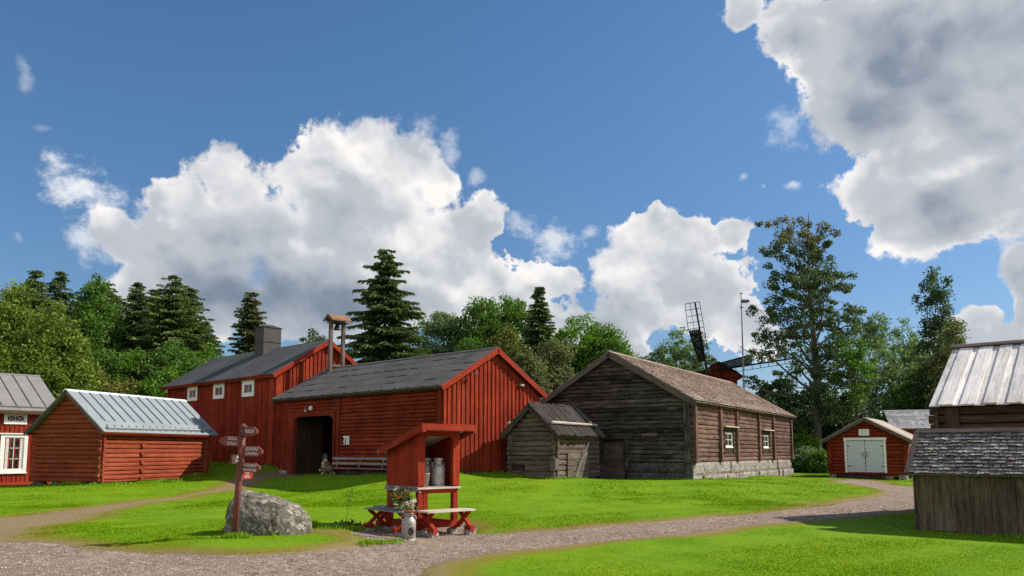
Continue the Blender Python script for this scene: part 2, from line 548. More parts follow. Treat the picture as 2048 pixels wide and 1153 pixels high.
M['leaf_cool'] = leafmat('cool_green_leaves', (0.073, 0.122, 0.059), (0.171, 0.253, 0.122), (0.284, 0.381, 0.188))
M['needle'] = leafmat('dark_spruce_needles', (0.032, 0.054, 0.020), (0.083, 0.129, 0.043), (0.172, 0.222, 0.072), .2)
M['needle_light'] = leafmat('light_spruce_needles', (0.042, 0.074, 0.022), (0.115, 0.167, 0.042), (0.203, 0.255, 0.066), .15)  # lighter needle tone, given to whole trees
M['needle_brown'] = leafmat('half_brown_spruce_needles', (0.039, 0.046, 0.016), (0.111, 0.104, 0.033), (0.195, 0.169, 0.058), .15)
M['leaf_rust'] = leafmat('browning_top_leaves', (0.085, 0.068, 0.034), (0.169, 0.144, 0.075), (0.270, 0.220, 0.127), .35)

def barkmat(name, a, b_, sx=1.2, sy=6):
    m, t, b = newmat(name, .9, .15)
    n = t.noise(t.uv(sx, sy), 3, 5, .65)
    t.set(b.inputs['Base Color'], t.mix(t.ramp(n, .35, .65), a, b_))
    t.set(b.inputs['Normal'], t.bump(n, .6, .03))
    return m
M['bark'] = barkmat('gray_brown_bark', (.045, .035, .028), (.13, .105, .085))
M['bark_aspen'] = barkmat('aspen_bark', (.04, .033, .026), (.19, .155, .12))
M['bark_birch'] = barkmat('birch_bark', (.10, .09, .08), (.52, .50, .46), 5, 1.2)
M['grass_blade'] = leafmat('lawn_grass_blades', (.082, .187, .003), (.148, .298, .004), (.222, .355, .009), .3, .9, .03)
M['grass_tuft'] = leafmat('lush_tuft_blades', (.10, .21, .004), (.18, .34, .006), (.26, .42, .014), .3)
M['flower_orange'] = leafmat('orange_petals', (.5, .16, .02), (.75, .3, .04), (.8, .45, .1), .3)
M['flower_white'] = leafmat('white_petals', (.55, .5, .42), (.75, .7, .6), (.85, .82, .74), .3)
M['flower_green'] = leafmat('bouquet_greenery', (.05, .075, .03), (.11, .15, .06), (.2, .24, .12), .3)
# ------------------------------------------------------------------ ground, gravel, lawn
def poly_world(pix): return np.array([ground_at(*p) for p in pix])


GRAVEL_PIX = [(-420, 1092), (-120, 1088), (0, 1084), (60, 1086), (110, 1092), (160, 1101), (230, 1106), (320, 1110), (420, 1111), (520, 1109), (600, 1105), (680, 1098),
              (745, 1091), (800, 1084), (850, 1079), (900, 1074), (945, 1070), (1000, 1068), (1060, 1064), (1130, 1063), (1200, 1056), (1300, 1047),
              (1400, 1038), (1500, 1029), (1600, 1019), (1680, 1009), (1740, 1000), (1771, 991), (1778, 986), (1768, 981), (1745, 976), (1715, 971), (1690, 967.5), (1672, 963),
              (1700, 961), (1738, 962), (1790, 972), (1840, 975), (1990, 976), (1990, 990), (1900, 1006), (1835, 1018), (1760, 1028), (1700, 1034), (1640, 1041), (1560, 1049), (1480, 1057), (1400, 1066), (1300, 1077),
              (1200, 1087), (1120, 1096), (1040, 1104), (960, 1114), (900, 1124), (860, 1136), (845, 1153), (820, 1200), (760, 1300), (400, 1500), (-500, 1500)]
PATCH_PIX = [(695, 1068), (740, 1058), (780, 1050), (860, 1048), (925, 1050), (950, 1058), (956, 1068), (925, 1078), (880, 1086), (820, 1092), (780, 1086), (730, 1080)]
TRACK_PIX = [(-300, 1050), (0, 1036), (150, 1020), (300, 1001), (400, 985), (470, 976), (540, 969), (600, 964), (600, 972), (540, 976), (480, 983), (400, 994), (300, 1012), (200, 1034), (140, 1054), (110, 1076), (140, 1094), (60, 1100), (-300, 1110)]
GRAVEL = poly_world(GRAVEL_PIX)
PATCH = poly_world(PATCH_PIX)
TRACK = poly_world(TRACK_PIX)


def sdf(poly, x, y):
    """signed distance to a polygon, negative inside"""
    x = np.asarray(x, float).ravel(); y = np.asarray(y, float).ravel()
    best = np.full(len(x), 1e9); inside = np.zeros(len(x), bool)
    n = len(poly)
    for i in range(n):
        a, b = poly[i], poly[(i + 1) % n]
        ex, ey = b[0] - a[0], b[1] - a[1]
        wx, wy = x - a[0], y - a[1]
        t = np.clip((wx * ex + wy * ey) / (ex * ex + ey * ey + 1e-12), 0, 1)
        best = np.minimum(best, (wx - t * ex) ** 2 + (wy - t * ey) ** 2)
        c = ((a[1] <= y) & (b[1] > y)) | ((b[1] <= y) & (a[1] > y))
        with np.errstate(divide='ignore', invalid='ignore'):
            xi = a[0] + (y - a[1]) * ex / (ey if abs(ey) > 1e-12 else 1e-12)
        inside ^= c & (x < xi)
    d = np.sqrt(best)
    return np.where(inside, -d, d)


# cheap smooth noise in numpy (sum of rotated sines)
_ph = RNG.uniform(0, 6.28, (14, 3))
_fr = RNG.normal(0, 1, (14, 2))
def wav(x, y, s):
    o = 0
    for k in range(14): o = o + np.sin(x * _fr[k, 0] * s + y * _fr[k, 1] * s + _ph[k, 0])
    return o / 5.3


def sstep(v, a, b):
    t = np.clip((v - a) / (b - a), 0, 1)
    return t * t * (3 - 2 * t)


def gravel_sd(x, y):
    d = np.minimum(sdf(GRAVEL, x, y), sdf(PATCH, x, y))
    x = np.ravel(x); y = np.ravel(y)
    return d + wav(x, y, 2.3) * .07 + wav(x, y, 7.0) * .035


def worn_at(x, y, gd=None):
    gd = gravel_sd(x, y) if gd is None else gd
    td = sdf(TRACK, x, y)
    x = np.ravel(x); y = np.ravel(y)
    w1 = 1 - sstep(gd + wav(x + 9, y, 1.3) * .25, .0, 1.05)
    w2 = 1 - sstep(td + wav(x, y + 5, 1.1) * .3, -.7, .9)
    near_stand = np.clip(1 - np.hypot(x + 1.5, y - 15.2) / 2.2, 0, 1)
    w1 = w1 * (1 - .55 * sstep(near_stand, 0, .4))
    return np.clip(np.maximum(w1 * .9, w2), 0, 1), td


def axis(segs):
    out = []
    for a, b, st in segs: out += list(np.arange(a, b, st))
    out.append(segs[-1][1])
    return np.array(out)


gx = axis([(-2400, -400, 250), (-400, -100, 30), (-100, -36, 4), (-36, -16, .6), (-16, 17, .16), (17, 36, .5), (36, 100, 4), (100, 400, 30), (400, 2400, 250)])
gy = axis([(-400, -20, 40), (-20, 6, 2), (6, 24, .16), (24, 36, .35), (36, 64, .6), (64, 110, 3), (110, 400, 30), (400, 3000, 260)])
GX, GY = np.meshgrid(gx, gy)
gd = gravel_sd(GX, GY)
wn, td = worn_at(GX, GY, gd)
T0 = terrain(GX, GY).ravel()
lawn = sstep(gd, -.22, .12)
gz = T0 - .05 + .085 * lawn + wav(GX.ravel(), GY.ravel(), .9) * .012 * lawn
nv, nu = GX.shape
verts = np.stack([GX.ravel(), GY.ravel(), gz], 1)
idx = np.arange(nv * nu).reshape(nv, nu)
quads = np.stack([idx[:-1, :-1], idx[:-1, 1:], idx[1:, 1:], idx[1:, :-1]], -1).reshape(-1, 4)


def grid_obj(name, verts, quads, mat, attrs):
    me = bpy.data.meshes.new(name)
    me.vertices.add(len(verts)); me.vertices.foreach_set('co', verts.astype(np.float32).ravel())
    me.loops.add(quads.size); me.loops.foreach_set('vertex_index', quads.astype(np.int32).ravel())
    k = quads.shape[1]
    me.polygons.add(len(quads))
    me.polygons.foreach_set('loop_start', np.arange(0, quads.size, k, dtype=np.int32))
    me.polygons.foreach_set('use_smooth', np.ones(len(quads), bool))
    for nm, arr in attrs.items():
        a = me.attributes.new(nm, 'FLOAT', 'POINT'); a.data.foreach_set('value', arr.astype(np.float32))
    me.materials.append(mat)
    me.update(calc_edges=True)
    o = bpy.data.objects.new(name, me)
    COL.objects.link(o)
    return o


def ground_mat():
    m, t, b = newmat('lawn_soil', .95, .1)
    p = t.pos()
    n1 = t.noise(p, .55, 5, .6)
    n2 = t.noise(p, 7, 5, .7)
    n3 = t.noise(p, 45, 3, .7)
    g = t.mix(t.ramp(n2, .3, .7), (.08, .18, .003), (.145, .29, .004))
    g = t.mix(t.ramp(n1, .35, .65, 0, .55), g, (.22, .305, .004))
    g = t.mix(t.ramp(n3, .5, .75, 0, .5), g, (.075, .165, .003))
    w = t.attr('worn')
    w = t.math('ADD', w, t.math('MULTIPLY', t.math('SUBTRACT', n2, .5), .55))
    g = t.mix(t.smooth(w, .15, .6), g, (.185, .17, .022))
    earth = t.mix(t.ramp(n3, .3, .7), (.17, .115, .06), (.30, .225, .13))
    g = t.mix(t.smooth(w, .62, 1.0), g, earth)
    t.set(b.inputs['Base Color'], g)
    t.set(b.inputs['Normal'], t.bump(t.math('ADD', n2, n3), .5, .03))
    return m


def gravel_mat():
    m, t, b = newmat('fine_gravel', .95, .15)
    p = t.pos()
    v = t.n('ShaderNodeTexVoronoi', {'Vector': p, 'Scale': 38.0})
    v2 = t.n('ShaderNodeTexVoronoi', {'Vector': p, 'Scale': 13.0})
    n1 = t.noise(p, .7, 5, .65)
    n2 = t.noise(p, 9, 5, .75)
    c = t.mix(t.ramp(n1, .3, .7), (.215, .153, .108), (.30, .225, .168))
    sep = t.n('ShaderNodeSeparateColor', {0: v.outputs['Color']})
    k = t.ramp(sep.outputs[0], 0, 1, .6, 1.4)
    c = t.mix(1.0, c, t.n('ShaderNodeCombineColor', {0: k, 1: k, 2: k}).outputs[0], 'MULTIPLY')
    sep2 = t.n('ShaderNodeSeparateColor', {0: v2.outputs['Color']})
    c = t.mix(t.smooth(sep2.outputs[1], .86, .93, 0, .6), c, (.44, .37, .32))
    c = t.mix(t.smooth(sep2.outputs[2], .93, .98, 0, .75), c, (.09, .065, .055))
    c = t.mix(t.ramp(n2, .55, .75, 0, .45), c, (.15, .10, .075))
    t.set(b.inputs['Base Color'], c)
    h = t.math('ADD', t.math('MULTIPLY', v.outputs['Distance'], -1.0), n2)
    t.set(b.inputs['Normal'], t.bump(h, .8, .02))
    return m


M['soil'] = ground_mat()
M['gravel'] = gravel_mat()
tag(grid_obj('ground', verts, quads, M['soil'], {'worn': wn}), kind='structure')

# gravel path: the same terrain a little above the sunken bed, cut to the path
px_ = axis([(-26, -12, .5), (-12, 15, .22), (15, 34, .5)])
py_ = axis([(3, 8, .5), (8, 24, .22), (24, 52, .5)])
PX, PY = np.meshgrid(px_, py_)
pd = gravel_sd(PX, PY)
pz = terrain(PX, PY).ravel() + .004 + wav(PX.ravel(), PY.ravel(), 1.7) * .008
idx = np.arange(PX.size).reshape(PX.shape)
quads = np.stack([idx[:-1, :-1], idx[:-1, 1:], idx[1:, 1:], idx[1:, :-1]], -1).reshape(-1, 4)
keep = (pd[quads] < .25).any(1)
quads = quads[keep]
used = np.unique(quads)
remap = np.full(PX.size, -1); remap[used] = np.arange(len(used))
pv = np.stack([PX.ravel(), PY.ravel(), pz], 1)[used]
tag(grid_obj('gravel_path', pv, remap[quads], M['gravel'], {}), kind='structure')

# loose pebbles catch the light on the path
def pebbles(n):
    out, rn = [], []
    y = 8.6 + (24 - 8.6) * RNG.random(n) ** 1.6
    x = RNG.uniform(-.70, .70, n) * y
    ok = gravel_sd(x, y) < -.1
    x, y = x[ok], y[ok]
    z = terrain(x, y) + .006
    s = RNG.uniform(.006, .016, len(x)) * (1 + (y - 9) * .04)
    base = np.array([(1, 0, 0), (-.5, .87, 0), (-.5, -.87, 0), (0, 0, .9)])
    tri = [(0, 1, 3), (1, 2, 3), (2, 0, 3)]
    ang = RNG.uniform(0, 6.28, len(x))
    ca, sa = np.cos(ang), np.sin(ang)
    P = np.empty((len(x), 4, 3))
    for k in range(4):
        bx, by, bz = base[k]
        P[:, k, 0] = x + s * (ca * bx - sa * by)
        P[:, k, 1] = y + s * (sa * bx + ca * by)
        P[:, k, 2] = z + s * bz
    V = np.stack([P[:, t_, :] for t_ in tri], 1)
    return V.reshape(-1, 3), np.repeat(RNG.random(len(x)), 3)
pm, pt, pb = newmat('loose_pebbles', .9, .2)
pt.set(pb.inputs['Base Color'], pt.mix(pt.attr('rnd'), (.16, .115, .095), (.5, .43, .38)))
V, rn = pebbles(26000)
tag(np_mesh('loose_gravel', V, 3, pm, rnd=rn), kind='stuff')


# ------------------------------------------------------------------ grass blades
def grass_blades(x, y, hgt, wid, lean=.55, zoff=0.0):
    n = len(x)
    z = terrain(x, y) + .025 + zoff
    a = RNG.uniform(0, 2 * np.pi, n)
    wx, wy = np.cos(a) * wid / 2, np.sin(a) * wid / 2
    la = RNG.uniform(0, 2 * np.pi, n)
    ll = hgt * RNG.uniform(.1, lean, n)
    V = np.empty((n, 3, 3))
    V[:, 0] = np.stack([x - wx, y - wy, z], 1)
    V[:, 1] = np.stack([x + wx, y + wy, z], 1)
    V[:, 2] = np.stack([x + np.cos(la) * ll, y + np.sin(la) * ll, z + hgt], 1)
    return V.reshape(-1, 3)


def lawn_mat():
    m = M['grass_blade']
    t = NT(m.node_tree)
    # worn edges turn straw yellow
    b = m.node_tree.nodes['Principled BSDF']
    src = b.inputs['Base Color'].links[0].from_socket
    p = t.pos()
    n1 = t.noise(p, .5, 4, .6)
    c = t.mix(t.ramp(n1, .4, .65, 0, .5), src, (.225, .31, .004))
    c = t.mix(t.attr('worn'), c, (.205, .205, .012))
    t.set(b.inputs['Base Color'], c)
    tr = [n for n in m.node_tree.nodes if n.type == 'BSDF_TRANSLUCENT'][0]
    t.set(tr.inputs['Color'], c)
lawn_mat()


def lawn_zone(n, y0, y1, pw, hs, ws):
    y = y0 + (y1 - y0) * RNG.random(n) ** pw
    x = RNG.uniform(-.74, .74, n) * y
    g = gravel_sd(x, y)
    w, td_ = worn_at(x, y, g)
    w = np.clip(w + wav(x, y, 2.1) * .15 + RNG.normal(0, .08, n), 0, 1)
    keep = (g > -.03) & (RNG.random(n) > (w - .45) * 1.5)
    x, y, w = x[keep], y[keep], w[keep]
    tuftn = .75 + .35 * np.clip(wav(x, y, 3.1) + .3 * wav(x, y, 9), -1, 1)
    h = RNG.uniform(hs[0], hs[1], len(x)) * tuftn * (1 - .55 * w)
    wd = ws * y * RNG.uniform(.7, 1.4, len(x))
    r = np.clip(.48 + .22 * wav(x, y, .55) + .2 * wav(x, y, 1.9) + RNG.normal(0, .27, len(x)), 0, 1)
    return grass_blades(x, y, h, wd), r, sstep(w, .1, .65) * .9
parts = [lawn_zone(420000, 7.5, 24, 1.5, (.016, .038), .0009), lawn_zone(240000, 22, 62, 1.3, (.025, .055), .0011)]
V = np.concatenate([p[0] for p in parts]); r_ = np.concatenate([p[1] for p in parts]); w_ = np.concatenate([p[2] for p in parts])
tag(np_mesh('lawn_grass', V, 3, M['grass_blade'], rnd=r_, extra={'worn': w_}), kind='stuff')

# tall uncut grass where the mower cannot reach
def ring_tufts():
    xs, ys, hs = [], [], []
    def strip(p0, p1, n, spread, h):
        t = RNG.random(n)
        xs.append(p0[0] + (p1[0] - p0[0]) * t + RNG.normal(0, spread, n))
        ys.append(p0[1] + (p1[1] - p0[1]) * t + RNG.normal(0, spread, n))
        clump = .5 + .5 * np.clip(wav(xs[-1] * 1.0, ys[-1] * 1.0, 4.0) + .5, 0, 1.4)
        hs.append(RNG.uniform(.35, 1.0, n) * h * clump)
    a = ground_at(452, 1066); b = ground_at(545, 1075); c = ground_at(632, 1056)
    strip(a, b, 1500, .06, .17); strip(b, c, 1300, .06, .14)
    strip(ground_at(452, 1080), ground_at(490, 1080), 500, .08, .15)
    strip(ground_at(720, 1092), ground_at(800, 1086), 700, .07, .10)
    strip(ground_at(640, 1062), ground_at(750, 1056), 600, .16, .10)
    strip((-21.0, 33.9), (-17.5, 32.7), 1600, .12, .20)
    strip((-17.4, 32.7), (-15.3, 39.2), 2400, .14, .24)
    strip((8.0, 15.3), (12.0, 11.9), 1500, .07, .10)
    k_ = lambda q: (q[0] * K, q[1] * K)
    for (p0, p1, n, sp_, h_) in (((-3.3, 35.7), (1.3, 40.8), 900, .15, .16), ((-13.0, 45.0), (-19.5, 50.2), 1500, .2, .22), ((0.0, 37.9), (2.0, 36.7), 900, .12, .15), ((2.0, 36.7), (4.5, 40.4), 600, .12, .15),
                                 ((9.4, 39.7), (20.8, 57.6), 2200, .14, .15), ((5.6, 42.0), (9.2, 39.8), 700, .12, .12)):
        strip(k_(p0), k_(p1), n, sp_, h_)
    strip((22.5, 43.6), (27, 45), 600, .25, .12)
    x, y, h = np.concatenate(xs), np.concatenate(ys), np.concatenate(hs)
    return grass_blades(x, y, h, .0011 * y + .004, .7), RNG.random(len(x))
V, r_ = ring_tufts()
tag(np_mesh('uncut_grass', V, 3, M['grass_tuft'], rnd=r_), kind='stuff')

# white clover heads scattered through the near lawn
def clover(n):
    y = 8.5 + (21 - 8.5) * RNG.random(n) ** 1.3
    x = RNG.uniform(-.7, .72, n) * y
    g_ = gravel_sd(x, y)
    ok = (g_ > .35) & (wav(x, y, .8) + RNG.normal(0, .5, n) > .25)
    x, y = x[ok], y[ok]
    z = terrain(x, y) + RNG.uniform(.05, .075, len(x))
    s_ = RNG.uniform(.006, .011, len(x))
    P = np.empty((len(x), 2, 4, 3))
    for k, (a, b) in enumerate((((1, 0), (0, 1)), ((0, 1), (1, 0)))):
        for q, (u, v) in enumerate(((-1, 0), (0, -1), (1, 0), (0, 1))):
            P[:, k, q] = np.stack([x + s_ * u * a[0], y + s_ * u * a[1], z + s_ * v], 1)
    return P.reshape(-1, 3)
tag(np_mesh('clover_blossoms', clover(2600), 4, M['flower_white']), kind='stuff')
# ------------------------------------------------------------------ building helpers
X3, Y3, Z3 = Vector((1, 0, 0)), Vector((0, 1, 0)), Vector((0, 0, 1))


def walls_of(W, L, t=0.0):
    """frames of a building whose ridge runs along local y: gable wall at y=0 faces the viewer"""
    return {'gable': Frame((0, 0, 0), X3, Z3, -Y3), 'right': Frame((W, 0, 0), Y3, Z3, X3),
            'back': Frame((W, L, 0), -X3, Z3, Y3), 'left': Frame((0, L, 0), -Y3, Z3, -X3)}


def core(W, L, z0, ze, zr, inset=.06, holes=None):
    """solid inner shell that closes the building behind its boards"""
    mb = MB()
    i = inset
    a = [(i, i), (W - i, i), (W - i, L - i), (i, L - i)]
    s = (zr - ze) / (W / 2)
    mb.poly([(i, i, z0), (W - i, i, z0), (W - i, i, ze), (W / 2, i, zr - s * i), (i, i, ze)])
    mb.poly([(i, L - i, z0), (i, L - i, ze), (W / 2, L - i, zr - s * i), (W - i, L - i, ze), (W - i, L - i, z0)])
    mb.poly([(W - i, i, z0), (W - i, L - i, z0), (W - i, L - i, ze), (W - i, i, ze)])
    if not holes: mb.poly([(i, i, z0), (i, i, ze), (i, L - i, ze), (i, L - i, z0)])
    return mb


def gable_top(u, W, ze, zr):
    return ze + (zr - ze) * (1 - abs(u - W / 2) / (W / 2))


def board_wall(mb, F, u0, u1, z0, top, pitch=.24, batten=.055, proud=.028, t=.03, skip=None):
    """upright boards with a narrow batten over every joint; top is a height or f(u)"""
    f = top if callable(top) else (lambda u: top)
    n = max(1, round((u1 - u0) / pitch)); w = (u1 - u0) / n
    for k in range(n):
        a, b = u0 + k * w, u0 + (k + 1) * w
        m = (a + b) / 2
        zz = z0(m) if callable(z0) else z0
        if skip and skip(m):
            continue
        mb.slat(F, a, b, zz, f(a + 1e-4), f(b - 1e-4), 0, t + random.uniform(-.004, .004))
    for k in range(n + 1):
        a = u0 + k * w + random.uniform(-.012, .012)
        zz = (z0(a) if callable(z0) else z0) + random.uniform(-.02, .02)
        if skip and skip(a): continue
        bw = batten * random.uniform(.85, 1.2)
        lo, hi = max(u0, a - bw / 2), min(u1, a + bw / 2)
        if hi - lo > .01: mb.slat(F, lo, hi, zz, f(lo), f(hi), t + .002, t + proud)


def log_wall(mb, F, u0, u1, z0, z1, row=.22, t=.10, ext=0.0, gable=None, phase=0, gaps=(), wob=.012):
    """courses of logs; gable=(W, ze, zr) clips the ends to the roof; gaps=[(u0,u1,z0,z1)] leaves openings"""
    z = z0 + (row * .5 if phase else 0)
    if phase: mb.log(F, u0 - ext, u1 + ext, z0, z, -.02, t, wob)
    top = z1 if not gable else gable[2]
    while z < top - .04:
        h = min(row * random.uniform(.86, 1.14), top - z)
        m = z + h * .75
        a, b = u0 - ext, u1 + ext
        if gable and m > gable[1]:
            k = (m - gable[1]) / (gable[2] - gable[1]) * gable[0] / 2
            a, b = k, gable[0] - k
            if b - a < .15: break
        else:
            a -= random.uniform(0, .04) if ext else 0; b += random.uniform(0, .04) if ext else 0
        segs = [(a, b)]
        for (g0, g1, h0, h1) in gaps:
            if h0 < z + h * .5 < h1:
                segs = [s for (p, q) in segs for s in ((p, min(q, g0)), (max(p, g1), q)) if s[1] - s[0] > .05]
        for (p, q) in segs: mb.log(F, p, q, z, z + h, -.02, t + random.uniform(-.012, .012), wob)
        z += h


class Roof:
    """two slopes over a building with its ridge along y"""
    def __init__(s, W, L, ze, zr, eave=.35, front=.3, back=.3, lift=.03):
        s.W, s.L, s.ze, s.zr, s.front, s.back = W, L, ze, zr, front, back
        dx, dz = W / 2, zr - ze
        s.ln = math.hypot(dx, dz)
        c, sn = dx / s.ln, dz / s.ln
        s.c, s.sn, s.eave = c, sn, eave
        # frame: u along the ridge, v up the slope from the wall line, n outward
        s.left = Frame((-sn * lift, 0, ze + c * lift), Y3, Vector((c, 0, sn)), Vector((-sn, 0, c)))
        s.right = Frame((W + sn * lift, 0, ze + c * lift), Y3, Vector((-c, 0, sn)), Vector((sn, 0, c)))
        s.v0, s.v1 = -eave, s.ln + lift * sn / c * 0
        s.u0, s.u1 = -front, L + back


def shingles(mb, F, u0, u1, v0, v1, exp=.2, wid=.13, th=.022, n0=.05, lift=.035, jit=.012, curl=0.0):
    v = v0
    row = 0
    while v < v1 - .02:
        u = u0 - random.uniform(0, wid)
        ve = min(v1, v + exp * 1.55)
        rr = random.random() * .3
        while u < u1:
            w = wid * random.uniform(.65, 1.35)
            a, b = max(u, u0), min(u + w, u1)
            if b - a > .02:
                d = random.uniform(-jit, jit)
                c1, c2 = random.uniform(0, curl), random.uniform(0, curl)
                g = .006
                lo = n0 + lift
                r = min(1, random.random() * .75 + rr)
                P = [F.p(a + g, v + d, lo + c1), F.p(b - g, v + d, lo + c2), F.p(a + g, ve, n0), F.p(b - g, ve, n0),
                     F.p(a + g, v + d, lo + th + c1), F.p(b - g, v + d, lo + th + c2), F.p(a + g, ve, n0 + th * .4), F.p(b - g, ve, n0 + th * .4)]
                mb.hexa(P, 1, r)
            u += w
        v += exp * random.uniform(.94, 1.06)
        row += 1


def barge(root, roof, ends, w=.2, t=.035, mat='red', drop=.0, name='barge_board', n1=.075):
    for u in ends:
        mb = MB()
        a, b = (u - t, u) if u < roof.L / 2 else (u, u + t)
        for F in (roof.left, roof.right):
            mb.fbox(F, a, b, roof.v0 - .02, roof.v1 + .04, n1 - w, n1, 1)
        mb.build(name, M[mat], root)


def window(root, F, uc, zc, w, h, casing=.11, cols=2, rows=2, mat='white', n=.06, head=.0, sill=True, glass='glass', curtain=None, hood=0.0, name='window'):
    """casing and glazing bars; child panes and sill"""
    mb = MB()
    u0, u1, z0, z1 = uc - w / 2, uc + w / 2, zc - h / 2, zc + h / 2
    c = casing
    mb.fbox(F, u0, u0 + c, z0, z1, -.03, n + .03, 1); mb.fbox(F, u1 - c, u1, z0, z1, -.03, n + .03, 1)
    mb.fbox(F, u0 + c, u1 - c, z1 - c, z1, -.03, n + .028, 0); mb.fbox(F, u0 + c, u1 - c, z0, z0 + c, -.03, n + .028, 0)
    if head: mb.fbox(F, u0 - head, u1 + head, z1 + .002, z1 + .055, -.03, n + .085, 0)
    s = .038
    iu0, iu1, iz0, iz1 = u0 + c, u1 - c, z0 + c, z1 - c
    mb.fbox(F, iu0, iu0 + s, iz0, iz1, -.03, n + .004, 1); mb.fbox(F, iu1 - s, iu1, iz0, iz1, -.03, n + .004, 1)
    mb.fbox(F, iu0 + s, iu1 - s, iz1 - s, iz1, -.03, n + .002, 0); mb.fbox(F, iu0 + s, iu1 - s, iz0, iz0 + s, -.03, n + .002, 0)
    for k in range(1, cols):
        x = iu0 + (iu1 - iu0) * k / cols; ww = s * (1.0 if (cols == 2) else .6)
        mb.fbox(F, x - ww / 2, x + ww / 2, iz0 + s, iz1 - s, -.03, n, 1)
    for k in range(1, rows):
        z = iz0 + (iz1 - iz0) * k / rows
        mb.fbox(F, iu0 + s, iu1 - s, z - s * .35, z + s * .35, -.03, n - .003, 0)
    o = mb.build(name, M[mat], root)
    g = MB(); g.fbox(F, iu0 + s * .5, iu1 - s * .5, iz0 + s * .5, iz1 - s * .5, -.02, n - .018, 0)
    g.build('pane', M[glass], o)
    if sill:
        g = MB(); g.fbox(F, u0 - .03, u1 + .03, z0 - .05, z0 - .004, -.03, n + .07, 0); g.build('sill', M[mat], o)
    if curtain:
        k = 7
        for sgn in (0, 1):
            g = MB()
            for q in range(k):
                ua = (iu0 + s * .6 + q * (iu1 - iu0) * .033) if sgn == 0 else (iu1 - s * .6 - (q + 1) * (iu1 - iu0) * .033)
                g.fbox(F, ua, ua + (iu1 - iu0) * .033, iz0 + .03, iz1 - .03, n - .017, n - .012 - (q % 2) * .003, 1)
            g.build('curtain', M[curtain], o)
    return o


def stones(mb, F, u0, u1, z0, z1, size=.7, n0=-.15, n1=.08, rows=1, jag=.04):
    """a course of rough blocks"""
    h = (z1 - z0) / rows
    for r in range(rows):
        u = u0
        while u < u1 - .05:
            w = min(size * random.uniform(.6, 1.5), u1 - u)
            if u1 - u - w < size * .3: w = u1 - u
            jn = n1 + random.uniform(-jag, jag)
            nu_, nz_ = max(2, int(w / .16)), max(2, int(h / .13))
            i0 = len(mb.v); rr = random.random()
            for b in range(nz_ + 1):
                for a in range(nu_ + 1):
                    fu, fz = a / nu_, b / nz_
                    e = min(fu, 1 - fu) * w; e2 = min(fz, 1 - fz) * h
                    rnd_ = -.05 * max(0, 1 - min(e, e2) / .07) ** 2
                    mb.v.append(tuple(F.p(u + .012 + (w - .024) * fu, z0 + r * h + .008 + (h - .016) * fz, jn + rnd_ + random.uniform(-.02, .02))))
            for b in range(nz_):
                for a in range(nu_):
                    q = i0 + b * (nu_ + 1) + a
                    mb.f.append((q, q + 1, q + nu_ + 2, q + nu_ + 1)); mb.r.append(rr); mb.uv += [(0, 0)] * 4
            mb.fbox(F, u + .012, u + w - .012, z0 + r * h + .008, z0 + (r + 1) * h - .008, n0, jn - .055, 0, rr)
            u += w


def text(parent, s, size, M4, mat='letter', name='lettering', align='CENTER', sx=1.0, ext=.0025, spacing=1.0, bold=0.0):
    c = bpy.data.curves.new(name, 'FONT')
    c.body = s; c.size = size; c.align_x = align; c.align_y = 'CENTER'; c.extrude = ext; c.space_character = spacing; c.offset = bold
    c.materials.append(M[mat])
    o = bpy.data.objects.new(name, c)
    COL.objects.link(o)
    o.parent = parent
    bpy.context.view_layer.update()
    me = bpy.data.meshes.new_from_object(o)
    bpy.data.objects.remove(o)
    bpy.data.curves.remove(c)
    me.name = name
    me.materials.clear(); me.materials.append(M[mat])
    o = bpy.data.objects.new(name, me)
    COL.objects.link(o)
    o.parent = parent
    o.matrix_local = M4 @ Matrix.Diagonal((sx, 1, 1, 1))
    return o


def face_matrix(p, u, v):
    u, v = Vector(u).normalized(), Vector(v).normalized()
    n = u.cross(v)
    return Matrix(((u.x, v.x, n.x, p[0]), (u.y, v.y, n.y, p[1]), (u.z, v.z, n.z, p[2]), (0, 0, 0, 1)))


# ================================================================== the long red barn with the gateway
W, L, ZE, ZR = 6.9, 14.4, 4.78, 6.72
barn = empty('red_barn', (-3.24, 36, 0), R(48.1), 'long red barn with a dark felt roof, open gateway and sunlit board gable', 'barn')
fr = walls_of(W, L)
DU0, DU1, DZ = 8.55, 12.35, 3.55           # gateway, measured from the near corner along the front wall
FF = Frame((0, 0, 0), Y3, Z3, -X3)          # front wall, u from the near corner
mb = core(W, L, .1, ZE, ZR, .08, holes=True)
for (a, b, c, d) in ((.08, DU0, .1, ZE), (DU1, L - .08, .1, ZE), (DU0, DU1, DZ + .1, ZE)):
    mb.poly([(.08, a, c), (.08, a, d), (.08, b, d), (.08, b, c)])
gt = lambda u: gable_top(min(max(u, 0), W), W, ZE, ZR) - .02
board_wall(mb, fr['gable'], 0.0, W, .66, gt, .235, .06, .034)
board_wall(mb, FF, 13.1, L, .35, ZE - .02, .2, .045, .02)
board_wall(mb, FF, .0, .42, .64, ZE - .02, .21, .045, .022)
log_wall(mb, FF, .42, 13.1, .62, ZE - .05, .205, .05, 0, None, 0, [(DU0 - .05, DU1 + .75, .1, DZ + .08), (8.2 - .2, 8.2 + .05, 0, 9)], .008)
# plank band over the gateway and the pilaster by it
mb.fbox(FF, DU0 - .02, 13.1, DZ + .02, DZ + .3, .02, .085, 0)
mb.fbox(FF, 8.0, 8.25, .45, ZE - .06, .0, .1, 1)
mb.fbox(FF, 0.02, .3, .64, ZE - .03, .05, .09, 1)
mb.build('wall', M['red_log'], barn)
